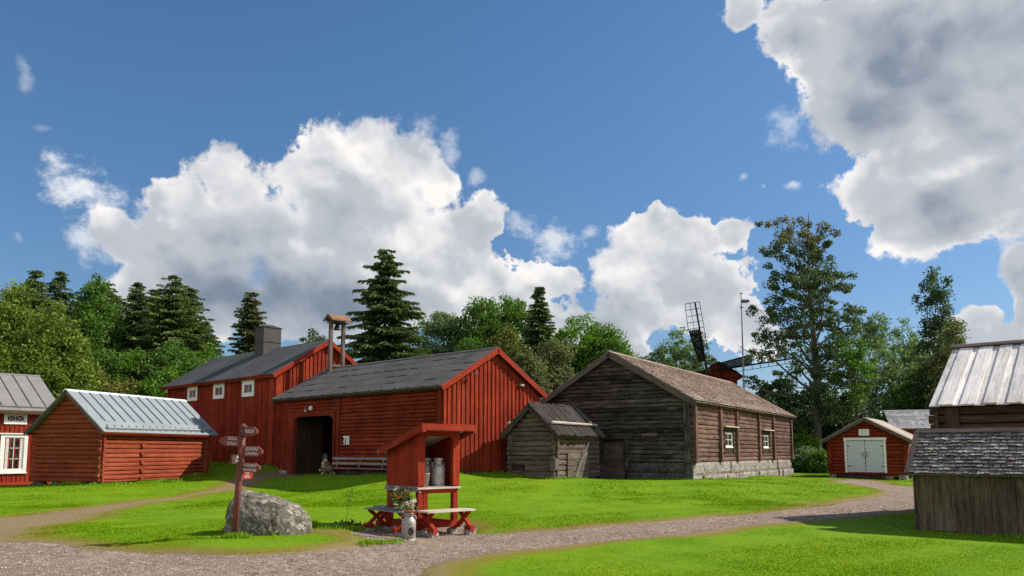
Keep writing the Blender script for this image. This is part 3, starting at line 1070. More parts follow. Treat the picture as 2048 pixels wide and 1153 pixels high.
# separate brighter gable skin so the boards carry their own paint
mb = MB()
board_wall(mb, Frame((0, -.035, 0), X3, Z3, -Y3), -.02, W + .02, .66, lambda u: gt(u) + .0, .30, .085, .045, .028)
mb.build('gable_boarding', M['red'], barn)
mb = MB()
for (a, b) in ((DU0 - .16, DU0), (DU1, DU1 + .2)): mb.fbox(FF, a, b, .15, DZ + .02, -.12, .12, 1)
mb.fbox(FF, DU0 - .16, DU1 + .2, DZ + .022, DZ + .2, -.12, .125, 0)
for (s0, s1) in ((DU0, DU0 + .45), (DU1, DU1 - .45)):        # knee braces round off the top corners
    mb.hexa([FF.p(u, v, n) for n in (-.1, .1) for (u, v) in ((s0, DZ - .22), (s0, DZ + .018), (s0 + (s1 - s0) * .25, DZ - .1), (s1, DZ + .018))], 1)
mb.fbox(FF, DU1 + .2, 13.1, .3, DZ + .02, .01, .07, 1)
mb.build('gateway_frame', M['red_log'], barn)
mb = MB()                                                     # doors swung inwards, and plank linings in the dark
for k in range(8): mb.box(.12 + k * .22, .12 + k * .22 + .21, DU1 + .02, DU1 + .07, .3, DZ - .1, 2)
mb.build('gate_leaf', M['dark_wood'], barn)
mb = MB()
for k in range(20): mb.box(W - .35, W - .3, DU0 - 3 + k * .45, DU0 - 3 + k * .45 + .452, .2, ZE - .2, 2)
mb.build('inner_boarding', M['dark_wood'], barn)
rf = Roof(W, L, ZE, ZR, .42, .32, -.02)
mb = MB()
for F in (rf.left, rf.right):
    mb.fbox(F, rf.u0, rf.u1, rf.v0, rf.v1 + .02, 0, .07, 1, .5)
    rows = 5
    for k in range(rows):                                     # overlapping strips of felt, a lip at every lap
        va = rf.v0 - .01 + (rf.v1 - rf.v0) * k / rows; vb = rf.v0 + (rf.v1 - rf.v0) * (k + 1) / rows + .03
        u = rf.u0 - .01
        while u < rf.u1:
            w = min(1.02, rf.u1 - u)
            d = random.uniform(-.02, .02)
            P = [F.p(u, va + d, .074 + .006), F.p(u + w - .012, va + d, .074 + .006 + random.uniform(0, .003)), F.p(u, vb, .073), F.p(u + w - .012, vb, .073),
                 F.p(u, va + d, .074 + .017), F.p(u + w - .012, va + d, .074 + .018), F.p(u, vb, .084), F.p(u + w - .012, vb, .084)]
            mb.hexa(P, 0, random.random())
            if k and random.random() < .38:                   # lifted edges read as dark dashes
                mb.fbox(F, u + .1, u + w - .2, va + d - .015, va + d + .04, .088, .112, 0, .2)
            u += w
    k = rf.u0 + .3
    while k < rf.u1:                                          # triangular tongues along the eave
        mb.hexa([F.p(a, b, c) for c in (.10, .125) for (a, b) in ((k - .09, rf.v0 + .02), (k + .09, rf.v0 + .02), (k - .012, rf.v0 + .24), (k + .012, rf.v0 + .24))], 1, .3)
        k += 1.02
for F in (rf.left, rf.right): mb.fbox(F, rf.u0, rf.u1, rf.v1 - .16, rf.v1 + .055, .085, .112, 0, .6)
mb.build('roof', M['felt'], barn)
barge(barn, rf, (rf.u0,), .26, .035, 'red_paint', n1=.06)
mb = MB()
mb.fbox(rf.left, rf.u0, rf.u1, rf.v0 + .0, rf.v0 + .03, -.10, -.002, 0); mb.fbox(rf.right, rf.u0, rf.u1, rf.v0, rf.v0 + .03, -.1, -.002, 0)
for k in range(12):
    u = .9 + k * 1.12
    mb.fbox(rf.left, u, u + .12, rf.v0 + .06, .3, -.15, -.003, 1)
mb.build('rafter_tail', M['dark_wood'], barn)
mb = MB()
stones(mb, Frame((0, 0, 0), X3, Z3, -Y3), 0, W, .1, .64, .8, -.2, .02, 1)
stones(mb, FF, 0.0, DU0 - .2, .05, .6, .8, -.2, .02, 1)
mb.build('foundation', M['granite_dark'], barn)
# fittings on the barn
mb = MB(); mb.lathe((0, 0, 0), [(0.001, .13), (.07, .12), (.12, .05), (.12, -.05), (.07, -.12), (.001, -.13)], 14)
o = mb.build('wall_lamp', M['paper'], barn, True, loc=FF.p(10.55, 4.02, .2))
mb = MB(); mb.lathe((0, 0, 0), [(.001, .05), (.05, .04), (.06, -.02), (.12, -.1), (.12, -.12)], 12); mb.box(-.02, .02, -.02, .02, .05, .2)
mb.build('horn_lamp', M['steel_light'], barn, True, loc=FF.p(11.05, 3.95, .2))
mb = MB(); mb.box(-.14, .1, -.08, .0, -.05, .05); mb.lathe((-.16, -.05, 0), [(.001, -.06), (.07, -.05), (.07, .05), (.001, .06)], 10)
mb.build('gable_floodlight', M['steel_light'], barn, loc=fr['gable'].p(5.45, 5.05, .16))
mb = MB(); mb.box(-.1, .1, -.05, .05, -.05, .05); mb.build('gable_bracket', M['pale_log'], barn, loc=fr['gable'].p(1.75, 5.4, .42))

# poster on the front wall
pw = FF.p(7.33, 2.2, .1)
poster = empty('wall_poster', barn.matrix_basis @ pw, R(48.1), 'small white notice with black figures beside the barn gateway', 'notice')
mb = MB(); mb.box(-.012, .0, -.26, .26, -.23, .23, 2); mb.build('board', M['paper'], poster)
mb = MB()
for (y0, y1, z0, z1) in ((.16, .25, -.02, .13), (.17, .25, -.2, -.1), (-.01, .06, .04, .17), (.0, .09, -.06, .06), (-.02, .06, -.12, -.04), (.0, .1, -.21, -.12), (-.2, -.1, .1, .13), (-.2, -.1, .05, .07), (-.17, -.13, -.13, -.04)):
    mb.hexa([Vector((x, y + random.uniform(-.012, .012), z)) for z in (z0, z1) for y in (y0, y1) for x in (-.0145, -.0122)], 0)
mb.build('print', M['ink'], poster)

# ================================================================== the tall red house
HW, HL, HE, HR = 7.1, 14.4, 6.38, 8.62
house = empty('red_house', (-14.2, 46, 0), R(48.1), 'tall two-storey red house with small white upper windows behind the barn', 'house')
fr = walls_of(HW, HL)
HF = Frame((0, 0, 0), Y3, Z3, -X3)
mb = core(HW, HL, .3, HE, HR, .03)
board_wall(mb, fr['gable'], 0, HW, .8, lambda u: gable_top(min(max(u, 0), HW), HW, HE, HR) - .02, .3, .085, .045)
board_wall(mb, HF, 0, HL, .86, HE - .02, .2, .05, .022)
for (a, b) in ((0.02, .55), (5.15, 5.5), (HL - .3, HL - .02)): mb.fbox(HF, a, b, .86, HE - .02, .03, .085, 1)
mb.fbox(fr['gable'], .02, .4, .86, HE + .1, .03, .08, 1)
mb.build('wall', M['red'], house)
for (u, z) in ((3.07, 5.53), (6.8, 5.56), (10.5, 5.58)):
    window(house, HF, u, z, 1.42, .98, .2, 2, 1, 'white', .06, .1, False, curtain='pink_curtain')
rf = Roof(HW, HL, HE, HR, .42, .34, .3)
mb = MB()
for F in (rf.left, rf.right):
    mb.fbox(F, rf.u0, rf.u1, rf.v0, rf.v1 + .02, 0, .06, 1, .5)
    u = rf.u0
    while u < rf.u1 - .02:
        w = min(1.0, rf.u1 - u)
        mb.hexa([F.p(a, b, c) for (c0, c1) in ((.063, .075),) for c in (c0, c1) for (a, b) in ((u, rf.v0 - .02), (u + w + .03, rf.v0 - .02), (u, rf.v1 + .03), (u + w + .03, rf.v1 + .03))], 1, random.random())
        u += w
mb.build('roof', M['felt_house'], house)
barge(house, rf, (rf.u0,), .26, .035, 'red_paint', n1=.05)
mb = MB()
mb.fbox(rf.left, rf.u0, rf.u1, rf.v0 - .03, rf.v0, -.16, .055, 0); mb.fbox(rf.left, rf.u0, rf.u1, rf.v0 + .01, .3, -.04, -.003, 0)
mb.build('eave_board', M['red_log'], house)
ch = MB(); ch.box(2.62, 3.95, 6.05, 7.2, 6.9, 10.12, 2)
ch.box(2.58, 3.99, 6.01, 7.24, 9.1, 9.13, 2)
for k in range(5): ch.box(2.56 + .12 * k, 4.01 - .12 * k, 5.99 + .1 * k, 7.26 - .1 * k, 10.12 + k * .045, 10.165 + k * .045)
ch.box(2.4, 4.1, 5.9, 7.35, 7.55, 7.98)
chim = ch.build('chimney', M['chimney'], house)
mb = MB(); stones(mb, HF, 0, HL, .3, .84, .9, -.2, .02, 1); stones(mb, fr['gable'], 0, 3, .3, .8, .9, -.2, .02, 1)
mb.build('foundation', M['granite_dark'], house)
mb = MB(); mb.lathe((0, 0, 0), [(.001, -.08), (.08, -.05), (.09, .03), (.05, .1), (.001, .11)], 12); mb.box(-.02, .02, -.02, .12, -.02, .02)
mb.build('gable_lamp', M['paper'], house, True, loc=fr['gable'].p(5.75, 6.6, .14))

# bell turret standing astride the barn ridge
bt = empty('bell_turret', (-10.85, 47.35, 6.1), R(48.1), 'open bell turret of two timber posts and a brown gabled roof', 'bell turret')
for x in (-.5, .42):
    mb = MB(); mb.box(x - .10, x + .10, -.095, .095, -.1, 3.55, 2); mb.build('post', M['pale_log'], bt)
mb = MB(); mb.box(-.38, .30, -.06, .06, .72, .88, 0); mb.build('crossbar', M['pale_log'], bt)
mb = MB()
for s in (1, -1):
    F = Frame((0, 0, 3.95), X3, Vector((0, s * .80, -.60)), Vector((0, s * .6, .8)))
    for k in range(5): mb.fbox(F, -.76, .72, k * .115, k * .115 + .13, .0, .03 + .008 * (k % 2), 0)
mb.build('roof', M['brown_roof'], bt)
mb = MB()
for s in (1, -1):
    for x in (-.78, .72): mb.hexa([Vector((x + q * .02, s * a, b)) for q in (0, 1) for (a, b) in ((0.0, 3.78), (.0, 3.93), (.45, 3.48), (.46, 3.61))], 1)
mb.box(-.76, .72, -.475, -.44, 3.54, 3.62, 0)
mb.box(-.7, .66, -.3, .3, 3.46, 3.5, 0)
mb.build('eave_board', M['pale_log'], bt)
mb = MB(); mb.lathe((-.05, 0, 3.1), [(.001, .28), (.1, .27), (.15, .15), (.2, 0), (.24, -.06), (.22, -.06), (.001, .1)], 16); mb.box(-.3, .2, -.04, .04, 3.38, 3.46)
mb.build('bell', M['bell'], bt, True)

# ================================================================== small log store with the pale metal roof
SW, SL, SE_, SR = 3.69, 6.7, 2.66, 4.20
store = empty('log_store', (-21.03, 34.08, 0), R(-17), 'small red log storehouse with pale blue-gray metal roof', 'storehouse')
fr = walls_of(SW, SL)
mb = core(SW, SL, .3, SE_, SR, .03)
log_wall(mb, fr['gable'], 0, SW, .3, SE_, .185, .07, .14, (SW, SE_, SR), 0, (), .01)
log_wall(mb, fr['right'], 0, SL, .3, SE_ - .05, .185, .07, .12, None, 1, (), .01)
z = .32
k = 0
while z < SE_ - .2:                                           # log ends of the cross wall and the corner joints
    if k % 2 == 0:
        mb.fbox(fr['right'], 2.12, 2.30, z, z + .15, .05, .15, 2)
    mb.fbox(fr['gable'], SW - .1, SW + .06, z + .03, z + .16, .05, .22 if k % 2 else .14, 2)
    z += .186; k += 1
mb.fbox(fr['right'], SL - .32, SL - .1, .3, SE_ - .05, .06, .13, 1)
mb.build('wall', M['store_log'], store)
rf = Roof(SW, SL, SE_, SR, .42, .3, .4)
mb = MB()
for F in (rf.left, rf.right):
    mb.fbox(F, rf.u0, rf.u1, rf.v0, rf.v1 + .01, 0, .04, 1, .5)
    n = 13
    for k in range(n):
        a = rf.u0 + (rf.u1 - rf.u0) * k / n; b = rf.u0 + (rf.u1 - rf.u0) * (k + 1) / n
        mb.fbox(F, a + .004, b - .004, rf.v0 - .01, rf.v1 - .02, .042, .048 + random.uniform(0, .004), 1)
mb.build('roof', M['seam_blue'], store)
mb = MB()
for F in (rf.left, rf.right):
    for k in range(1, 13):
        a = rf.u0 + (rf.u1 - rf.u0) * k / 13
        mb.fbox(F, a - .018, a + .018, .32, rf.v1 - .06, .05, .095, 1)
mb.build('standing_seam', M['seam_edge'], store)
mb = MB(); F = rf.right
mb.hexa([F.p(a, b, c) for (a, b, c) in ((rf.u0 + .25, rf.v0 + .12, .05), (rf.u1 - .3, rf.v0 + .22, .05), (rf.u0 + .25, rf.v0 + .30, .05), (rf.u1 - .3, rf.v0 + .40, .05),
      (rf.u0 + .25, rf.v0 + .14, .16), (rf.u1 - .3, rf.v0 + .24, .16), (rf.u0 + .25, rf.v0 + .2, .17), (rf.u1 - .3, rf.v0 + .3, .17))], 0)
for k in range(16):
    a = rf.u0 + .4 + k * .42
    mb.fbox(F, a, a + .02, rf.v0 + .13, rf.v0 + .45, .05, .10, 1)
mb.build('roof_gutter', M['seam_blue'], store)
mb = MB()
for F in (rf.left, rf.right): mb.fbox(F, rf.u0 - .02, rf.u1 + .02, rf.v1 - .10, rf.v1 + .045, .05, .085, 0)
mb.build('ridge_cap', M['ridge_glare'], store)
mb = MB(); mb.fbox(rf.right, rf.u0 + .05, rf.u1 - .55, rf.v0 - .03, rf.v0 - .005, -.12, .0, 0)
mb.fbox(rf.left, rf.u0 + .05, rf.u1 - .05, rf.v0 + .03, rf.v0 + .06, -.13, -.004, 0)
mb.build('eave_board', M['red_paint'], store)
barge(store, rf, (rf.u0, ), .13, .03, 'barge', n1=.03)
mb = MB()
for (x, y, s) in ((.2, .15, .3), (1.25, .1, .26), (SW - .3, .2, .3), (SW - .15, 1.3, .25), (SW - .15, 3.4, .28), (SW - .2, 5.2, .25), (SW - .2, SL - .3, .3), (.2, 3, .3), (.2, SL - .3, .3)):
    mb = MB()
    mb.lathe((x, y, 0), [(.001, .305), (s * .8, .3), (s * 1.08, .2), (s * 1.15, 0), (s * 1.2, -.2)], 9)
    mb.build('foundation_stone', M['granite_dark'], store)

# ================================================================== left red house with white windows
LW, LL, LE, LR = 7.2, 9.0, 3.75, 5.62
cot = empty('red_cottage', (-34.65, 37.1, 0), R(-42), 'red cottage with white windows and gray metal roof left of the storehouse', 'house')
fr = walls_of(LW, LL)
mb = core(LW, LL, -.2, LE, LR, .03)
board_wall(mb, fr['right'], 0, LL, .14, LE - .05, .2, .05, .03)
board_wall(mb, fr['back'], 0, LW, .14, lambda u: gable_top(min(max(u, 0), LW), LW, LE, LR) - .02, .2, .05, .03)
mb.fbox(fr['right'], LL - .2, LL - .02, .14, LE, .03, .09, 1)
mb.build('wall', M['red'], cot)
mb = MB(); mb.fbox(fr['right'], -.05, LL + .05, .0, .135, .0, .12, 0); mb.build('base_board', M['red_paint'], cot)
for q in (1.62, 4.6):
    window(cot, fr['right'], LL - q, 1.52, 1.16, 1.86, .15, 2, 3, 'white', .06, .07, True, curtain='curtain')
    w = window(cot, fr['right'], LL - q, 3.22, .98, .56, .11, 2, 1, 'white', .06, 0, False, name='frieze_window')
    mb = MB()
    for c in (-.19, .19):
        for s in (1, -1):
            F = fr['right']
            p = [F.p(LL - q + c - .15 * s, 3.22 - .13, .052), F.p(LL - q + c + .15 * s, 3.22 + .13, .052)]
            mb.beam(p[0], p[1], .03, .016, tuple(F.n))
    mb.build('cross_bars', M['white'], w)
rf = Roof(LW, LL, LE, LR, .45, .3, .35)
mb = MB()
for F in (rf.left, rf.right):
    mb.fbox(F, rf.u0, rf.u1, rf.v0, rf.v1 + .01, 0, .04, 1, .5)
    n = 15
    for k in range(n):
        a = rf.u0 + (rf.u1 - rf.u0) * k / n; b = rf.u0 + (rf.u1 - rf.u0) * (k + 1) / n
        mb.fbox(F, a + .004, b - .004, rf.v0 - .01, rf.v1 - .02, .042, .048 + random.uniform(0, .004), 1)
        if k: mb.fbox(F, a - .014, a + .014, rf.v0 + .45, rf.v1 - .05, .05, .10, 1)
    mb.fbox(F, rf.u0, rf.u1, rf.v0 + .28, rf.v0 + .31, .05, .14, 0)
    mb.fbox(F, rf.u0 - .01, rf.u1 + .01, rf.v1 - .1, rf.v1 + .045, .05, .08, 0)
mb.build('roof', M['seam_gray'], cot)
mb = MB(); mb.fbox(rf.right, rf.u0, rf.u1, rf.v0 - .035, rf.v0 - .01, -.14, .0, 0); mb.build('eave_board', M['brown_roof'], cot)
barge(cot, rf, (rf.u1,), .16, .03, 'barge', n1=.03)
mb = MB(); stones(mb, fr['right'], 0, LL, -.4, .0, .7, -.2, .02, 1); mb.build('foundation', M['granite_dark'], cot)

# ================================================================== gray threshing barn
W, L, ZE, ZR = 8.9, 21.8, 4.36, 7.0
gb = empty('gray_log_barn', (1.78, 44.8, 0), R(-32.5), 'large weathered gray log barn on granite blocks with a brown shingle roof', 'barn')
fr = walls_of(W, L)
mb = core(W, L, .0, ZE, ZR, .05)
mb.build('inner_shell', M['dark_wood'], gb)
mb = MB()
log_wall(mb, fr['gable'], .05, W - .1, 1.06, ZE, .225, .12, 0, (W, ZE, ZR), 0, [(3.75, 5.3, -1, 2.3), (4.42, 4.72, 5.2, 5.42)], .02)
log_wall(mb, fr['gable'], .05, 3.75, .1, 1.06, .225, .12, 0, None, 0, (), .02)
for (a, b) in ((W - .34, W - .17), (W - .17, W + .02), (.0, .2)): mb.fbox(fr['gable'], a, b, 1.02, ZE + .06, .1, .16, 1)
mb.build('gable_wall', M['gray_log'], gb)
mb = MB()
wins = ((6.2, 2.32), (14.5, 2.32))
gp = [(u - .95, u + .95, 1.5, 3.0) for (u, z) in wins]
log_wall(mb, fr['right'], 0, L, 1.06, ZE - .02, .245, .12, 0, None, 0, gp, .02)
posts = (.16, 4.45, 7.65, 12.6, 16.35, L - .15)
for p in posts: mb.fbox(fr['right'], p - .13, p + .13, 1.0, ZE - .1, .1, .26, 1)
for k in range(16):                                           # treenails and ends of tie beams
    u, z = random.uniform(.5, L - .5), random.uniform(2.8, 4.0)
    mb.fbox(fr['right'], u, u + .1, z, z + random.choice((.12, .3)), .1, .15, 1)
mb.build('side_wall', M['brown_log'], gb)
for (u, z) in wins:
    mb = MB()
    F = fr['right']
    mb.fbox(F, u - .96, u - .8, 1.5, 3.02, -.04, .15, 1); mb.fbox(F, u + .8, u + .96, 1.5, 3.02, -.04, .15, 1)
    mb.fbox(F, u - .8, u + .8, 2.72, 3.02, -.04, .10, 0); mb.fbox(F, u - .8, u + .8, 1.5, 1.86, -.04, .10, 0)
    wc = mb.build('window_casing', M['dark_wood'], gb)
    w = window(wc, F, u, z - .02, 1.55, .84, .05, 2, 2, 'white', .05, 0, True, name='window')
    mb = MB(); mb.fbox(F, u - 1.35, u + 1.3, 3.03, 3.07, .05, .38, 0); mb.build('window_hood', M['silver_board'], gb)
rf = Roof(W, L, ZE, ZR, .48, .38, .38)
mb = MB()
for F in (rf.left, rf.right): mb.fbox(F, rf.u0, rf.u1, rf.v0 + .02, rf.v1, 0, .05, 1, .2)
shingles(mb, rf.right, rf.u0, rf.u1, rf.v0, rf.v1, .235, .14, .03, .052, .065, .016, .012)
shingles(mb, rf.left, rf.u0, rf.u1, rf.v0, rf.v1, .47, .4, .024, .052, .03, .01, .01)
for F in (rf.left, rf.right): mb.fbox(F, rf.u0, rf.u1, rf.v1 - .14, rf.v1 + .05, .09, .115, 0, .6)
mb.build('roof', M['shingle_brown'], gb)
barge(gb, rf, (rf.u0, rf.u1), .3, .05, 'barge', n1=.07)
mb = MB()
stones(mb, fr['right'], -.08, L, .36, 1.05, 1.9, -.3, .15, 1, .10); stones(mb, fr['right'], -.12, L, -.5, .37, 1.1, -.3, .22, 1, .10)
mb.build('side_foundation', M['granite'], gb)
mb = MB()
stones(mb, fr['gable'], 5.45, W + .05, .5, 1.03, 1.7, -.3, .12, 1, .05); stones(mb, fr['gable'], 5.35, W + .1, -.3, .5, 1.9, -.3, .16, 1, .05)
mb.build('gable_foundation', M['granite_dark'], gb)  # darker than the side blocks: the gable's shade is in the colour
F = fr['gable']
mb = MB()
for k in range(9): mb.fbox(F, 3.92, 5.14, .1 + k * .225, .1 + k * .225 + .22, -.02, .05 + random.uniform(0, .012), 0)
dr = mb.build('door', M['barge'], gb)
mb = MB(); mb.fbox(F, 3.7, 3.9, .0, 2.28, -.02, .17, 1); mb.fbox(F, 5.16, 5.4, .6, 2.28, -.02, .17, 1); mb.fbox(F, 3.45, 5.75, 2.28, 2.4, -.02, .2, 0)
mb.build('door_frame', M['gray_log'], gb)
mb = MB(); mb.fbox(F, 4.42, 4.72, 5.2, 5.42, -.03, .01, 0); mb.build('vent_hole', M['black'], gb)
mb = MB(); mb.fbox(F, 6.2, 7.1, 2.42, 2.6, .1, .16, 0); mb.build('patch_board', M['pale_log'], gb)
# ================================================================== small gray shed with the pole roof
W, L, ZE, ZR = 2.5, 4.4, 2.62, 3.78
ps = empty('pole_roof_shed', (-.05, 38.3, 0), R(-32.5), 'small gray log shed under a roof of split poles in front of the gray barn', 'shed')
fr = walls_of(W, L)
mb = core(W, L, .3, ZE, ZR, .06)
mb.build('inner_shell', M['dark_wood'], ps)
mb = MB()
log_wall(mb, fr['gable'], 0, W, .42, ZE, .25, .09, .18, (W, ZE, ZR), 0, [(.1, 1.0, .62, 1.0)], .014)
log_wall(mb, fr['right'], 0, L, .32, ZE - .02, .25, .09, .2, None, 1, (), .018)
z = .45; k = 0
while z < ZE - .1:
    mb.fbox(fr['gable'], W - .14, W + .07, z, z + .2, .04, .26 if k % 2 else .16, 2)
    mb.fbox(fr['gable'], -.05, .13, z, z + .2, .04, .18 if k % 2 else .13, 2)
    z += .25; k += 1
mb.build('wall', M['pale_log'], ps)
mb = MB()
mb.log(fr['gable'], .95, W + .1, .1, .62, -.05, .2, .02, .5); mb.log(fr['gable'], .9, W - .1, .62, .98, -.05, .14, .02, .5)
mb.build('base_log', M['pale_log'], ps)
rf = Roof(W, L, ZE, ZR, .42, .38, .35)
mb = MB()
for F in (rf.left, rf.right):
    mb.fbox(F, rf.u0 + .04, rf.u1 - .04, rf.v0 + .1, rf.v1 - .02, .0, .03, 1, .1)
    u = rf.u0
    while u < rf.u1:
        w = random.uniform(.1, .15)
        v0, v1 = rf.v0 - random.uniform(0, .14), rf.v1 + random.uniform(.05, .22)
        r = w * .56
        j = random.uniform(-.03, .03)
        mb.tube([F.p(u + w / 2 - j, v0, .05 + r * .3), F.p(u + w / 2, (v0 + v1) / 2, .05 + r * .35 + random.uniform(0, .02)), F.p(u + w / 2 + j, v1, .07 + r * .4)], [r * 1.05, r, r * .85], 7)
        u += w
mb.build('roof', M['pole_wood'], ps)
mb = MB()
F = rf.right
mb.tube([F.p(rf.u0 + .1, .28, .24), F.p(L * .5, .26, .25), F.p(rf.u1 - .2, .27, .24)], [.075, .07, .06], 8)
F = rf.left
mb.tube([F.p(rf.u0 + .1, .28, .24), F.p(rf.u1 - .1, .27, .24)], [.07, .06], 8)
mb.build('weight_pole', M['bench_pale'], ps)
for (u, v) in ((.35, .42), (3.9, .42), (2.3, .4)):
    mb = MB(); p = rf.right.p(u, v, .24); mb.lathe(p, [(.001, -.07), (.12, -.05), (.16, 0), (.11, .07), (.001, .09)], 9)
    mb.build('weight_stone', M['granite_dark'], ps, True)
barge(ps, rf, (rf.u0 + .06,), .16, .04, 'pole_wood', n1=.03)
mb = MB(); F = fr['right']
mb.fbox(F, 1.0, 3.2, .25, 1.55, .10, .125, 0)
for k in range(4): mb.fbox(F, 1.0, 3.2, .3 + k * .32, .3 + k * .32 + .3, .126, .15, 0)
mb.build('shutter_panel', M['pale_log'], ps)
mb = MB(); mb.fbox(fr['gable'], W + .0, W + .3, .75, 1.25, .27, .5, 0); mb.fbox(fr['gable'], W + .04, W + .26, 1.25, 1.3, .26, .56, 0)
mb.build('nest_box', M['pale_log'], ps)
for (x, y) in ((.2, .2), (W - .2, .2), (W - .2, L - .3), (.2, L - .3)):
    mb = MB(); mb.lathe((x, y, .2), [(.001, .2), (.22, .18), (.28, .0), (.3, -.3)], 9)
    mb.build('corner_stone', M['granite_dark'], ps, True)

resize(barn); resize(house); resize(gb); resize(ps)
for o_ in (bt, poster):
    p_ = o_.location.copy()
    for c_ in o_.children: c_.data.transform(Matrix.Scale(K, 4))
    o_.location = (p_.x * K, p_.y * K, kz(p_.z))

# leaning pole against its wall
lp = MB()
lp.tube([(3.12 * K, 38.15 * K, kz(.35)), (3.9 * K, 39.2 * K, kz(2.05))], [.03, .026], 6)
tag(lp.build('leaning_pole', M['bench_gray']), 'thin pale pole leaning against the small gray shed', 'pole')

# ================================================================== distant gray building between the barns
db = empty('shingled_outbuilding', (-2.5, 61.5, 0), R(-75), 'distant gray outbuilding with a pale shingle roof showing between the two barns', 'outbuilding')
W, L, ZE, ZR = 5.2, 13.0, 3.9, 6.15
fr = walls_of(W, L)
mb = core(W, L, -.2, ZE, ZR, .05)
log_wall(mb, fr['right'], 0, L, .0, ZE, .3, .1)
log_wall(mb, fr['gable'], 0, W, .0, ZE, .3, .1, 0, (W, ZE, ZR))
mb.build('wall', M['gray_log'], db)
rf = Roof(W, L, ZE, ZR, .4, .3, .3)
mb = MB()
for F in (rf.left, rf.right): mb.fbox(F, rf.u0, rf.u1, rf.v0, rf.v1, 0, .05, 1, .2)
shingles(mb, rf.right, rf.u0, rf.u1, rf.v0, rf.v1, .4, .3, .03, .052, .05, .02, .015)
mb.build('roof', M['silver_board'], db)
mb = MB()
u = rf.u0
while u < rf.u1:
    for F in (rf.left, rf.right): mb.tube([F.p(u, rf.v1 - .45, .13), F.p(u + .03, rf.v1 + .2, .17)], [.05, .045], 6)
    u += .17
mb.build('ridge_poles', M['pole_wood'], db)

# ================================================================== red garage with the white chevron doors
W, L, ZE, ZR = 4.1, 5.4, 2.40, 3.52
gr = empty('red_garage', (19.2, 46.7, 0), R(-34.8), 'small red log shed with white chevron double doors where the path ends', 'shed')
fr = walls_of(W, L)
mb = core(W, L, .2, ZE, ZR, .03)
log_wall(mb, fr['gable'], 0, W, .28, ZE, .2, .07, .12, (W, ZE, ZR), 0, (), .008)
log_wall(mb, fr['right'], 0, L, .28, ZE, .2, .07, .12, None, 1, (), .008)
z = .3; k = 0
while z < ZE - .1:
    mb.fbox(fr['gable'], W - .12, W + .02, z, z + .16, .05, .19 if k % 2 else .13, 2); mb.fbox(fr['gable'], -.02, .12, z, z + .16, .05, .19 if k % 2 else .13, 2)
    z += .2; k += 1
mb.build('wall', M['red_log'], gr)
F = fr['gable']
d0, d1, z0, z1 = .98, 2.98, .38, 2.28
mb = MB()
mb.fbox(F, d0 - .13, d0, z0, z1 + .12, .0, .13, 1); mb.fbox(F, d1, d1 + .13, z0, z1 + .12, .0, .13, 1); mb.fbox(F, d0 - .17, d1 + .17, z1 + .0, z1 + .15, .0, .135, 0)
mb.build('door_frame', M['white'], gr)
mid = (d0 + d1) / 2
for s, a, b in ((1, d0, mid), (-1, mid, d1)):
    mb = MB()
    mb.fbox(F, a + .01, b - .01, z0 + .02, z1 - .01, .0, .062, 1)
    # chevron planks: slanting strips above, level boards below
    zl = z0 + .55
    n = 12
    inner = b if s > 0 else a
    outer = a if s > 0 else b
    for k in range(-4, n):
        zz0 = zl + k * .14
        lo, hi = zz0, zz0 + .128
        rise = .55
        pts = []
        P = [(outer, lo), (inner, lo + rise), (outer, hi), (inner, hi + rise)]
        # clip to the door panel by clamping heights
        cl = lambda v: min(max(v, zl), z1 - .03)
        if cl(P[2][1]) - cl(P[0][1]) < .01 and cl(P[3][1]) - cl(P[1][1]) < .01: continue
        q0 = [(u + (.03 if u == a else -.03), cl(v)) for (u, v) in P]
        mb.hexa([F.p(u, v, nn) for nn in (.063, .084) for (u, v) in q0], 0)
    for k in range(4): mb.fbox(F, a + .02, b - .02, z0 + .03 + k * .13, z0 + .03 + k * .13 + .12, .063, .084, 0)
    mb.fbox(F, a + .015, b - .015, zl - .035, zl - .003, .076, .1, 0)
    leaf = mb.build('door_leaf', M['door_white'], gr)
    h = MB()
    hx = inner - s * .09
    h.tube([F.p(hx, 1.55, .1), F.p(hx - s * .03, 1.5, .16), F.p(hx - s * .03, 1.36, .16), F.p(hx, 1.32, .1)], [.016] * 4, 6)
    h.build('handle', M['black'], leaf)
    for zz in (.75, 1.93):
        h = MB()
        h.fbox(F, min(outer, outer + s * .16), max(outer, outer + s * .16), zz - .014, zz + .014, .086, .10, 0)
        h.fbox(F, min(outer + s * .1, outer + s * .14), max(outer + s * .1, outer + s * .14), zz - .04, zz + .03, .086, .098, 1)
        h.build('hinge', M['black'], leaf)
h = MB(); h.fbox(F, mid - .03, mid + .03, 1.2, 1.27, .092, .11); h.build('lock_plate', M['black'], gr)
mb = MB(); mb.fbox(F, mid - .3, mid + .27, 2.55, 2.93, .05, .11, 0); sg = mb.build('name_board', M['paper'], gr)
text(sg, 'MASKINHALL', .085, face_matrix(F.p(mid - .015, 2.81, .112), F.u, F.v), 'steel', sx=.9)
text(sg, 'KONEHALLI', .085, face_matrix(F.p(mid - .015, 2.67, .112), F.u, F.v), 'steel', sx=.9)
rf = Roof(W, L, ZE, ZR, .42, .32, .3)
mb = MB()
for G in (rf.left, rf.right):
    mb.fbox(G, rf.u0, rf.u1, rf.v0, rf.v1, 0, .04, 1, .3)
    u = rf.u0
    while u < rf.u1 - .03:
        w = min(random.uniform(.16, .22), rf.u1 - u)
        mb.fbox(G, u + .004, u + w - .004, rf.v0 - .03, rf.v1 + .02, .042, .062 + random.uniform(0, .02), 1)
        u += w
mb.build('roof', M['bench_pale'], gr)
barge(gr, rf, (rf.u0,), .17, .04, 'barge', n1=.04)
window(gr, fr['right'], 1.55, 1.55, .75, 1.0, .1, 2, 2, 'white', .07, 0, True)
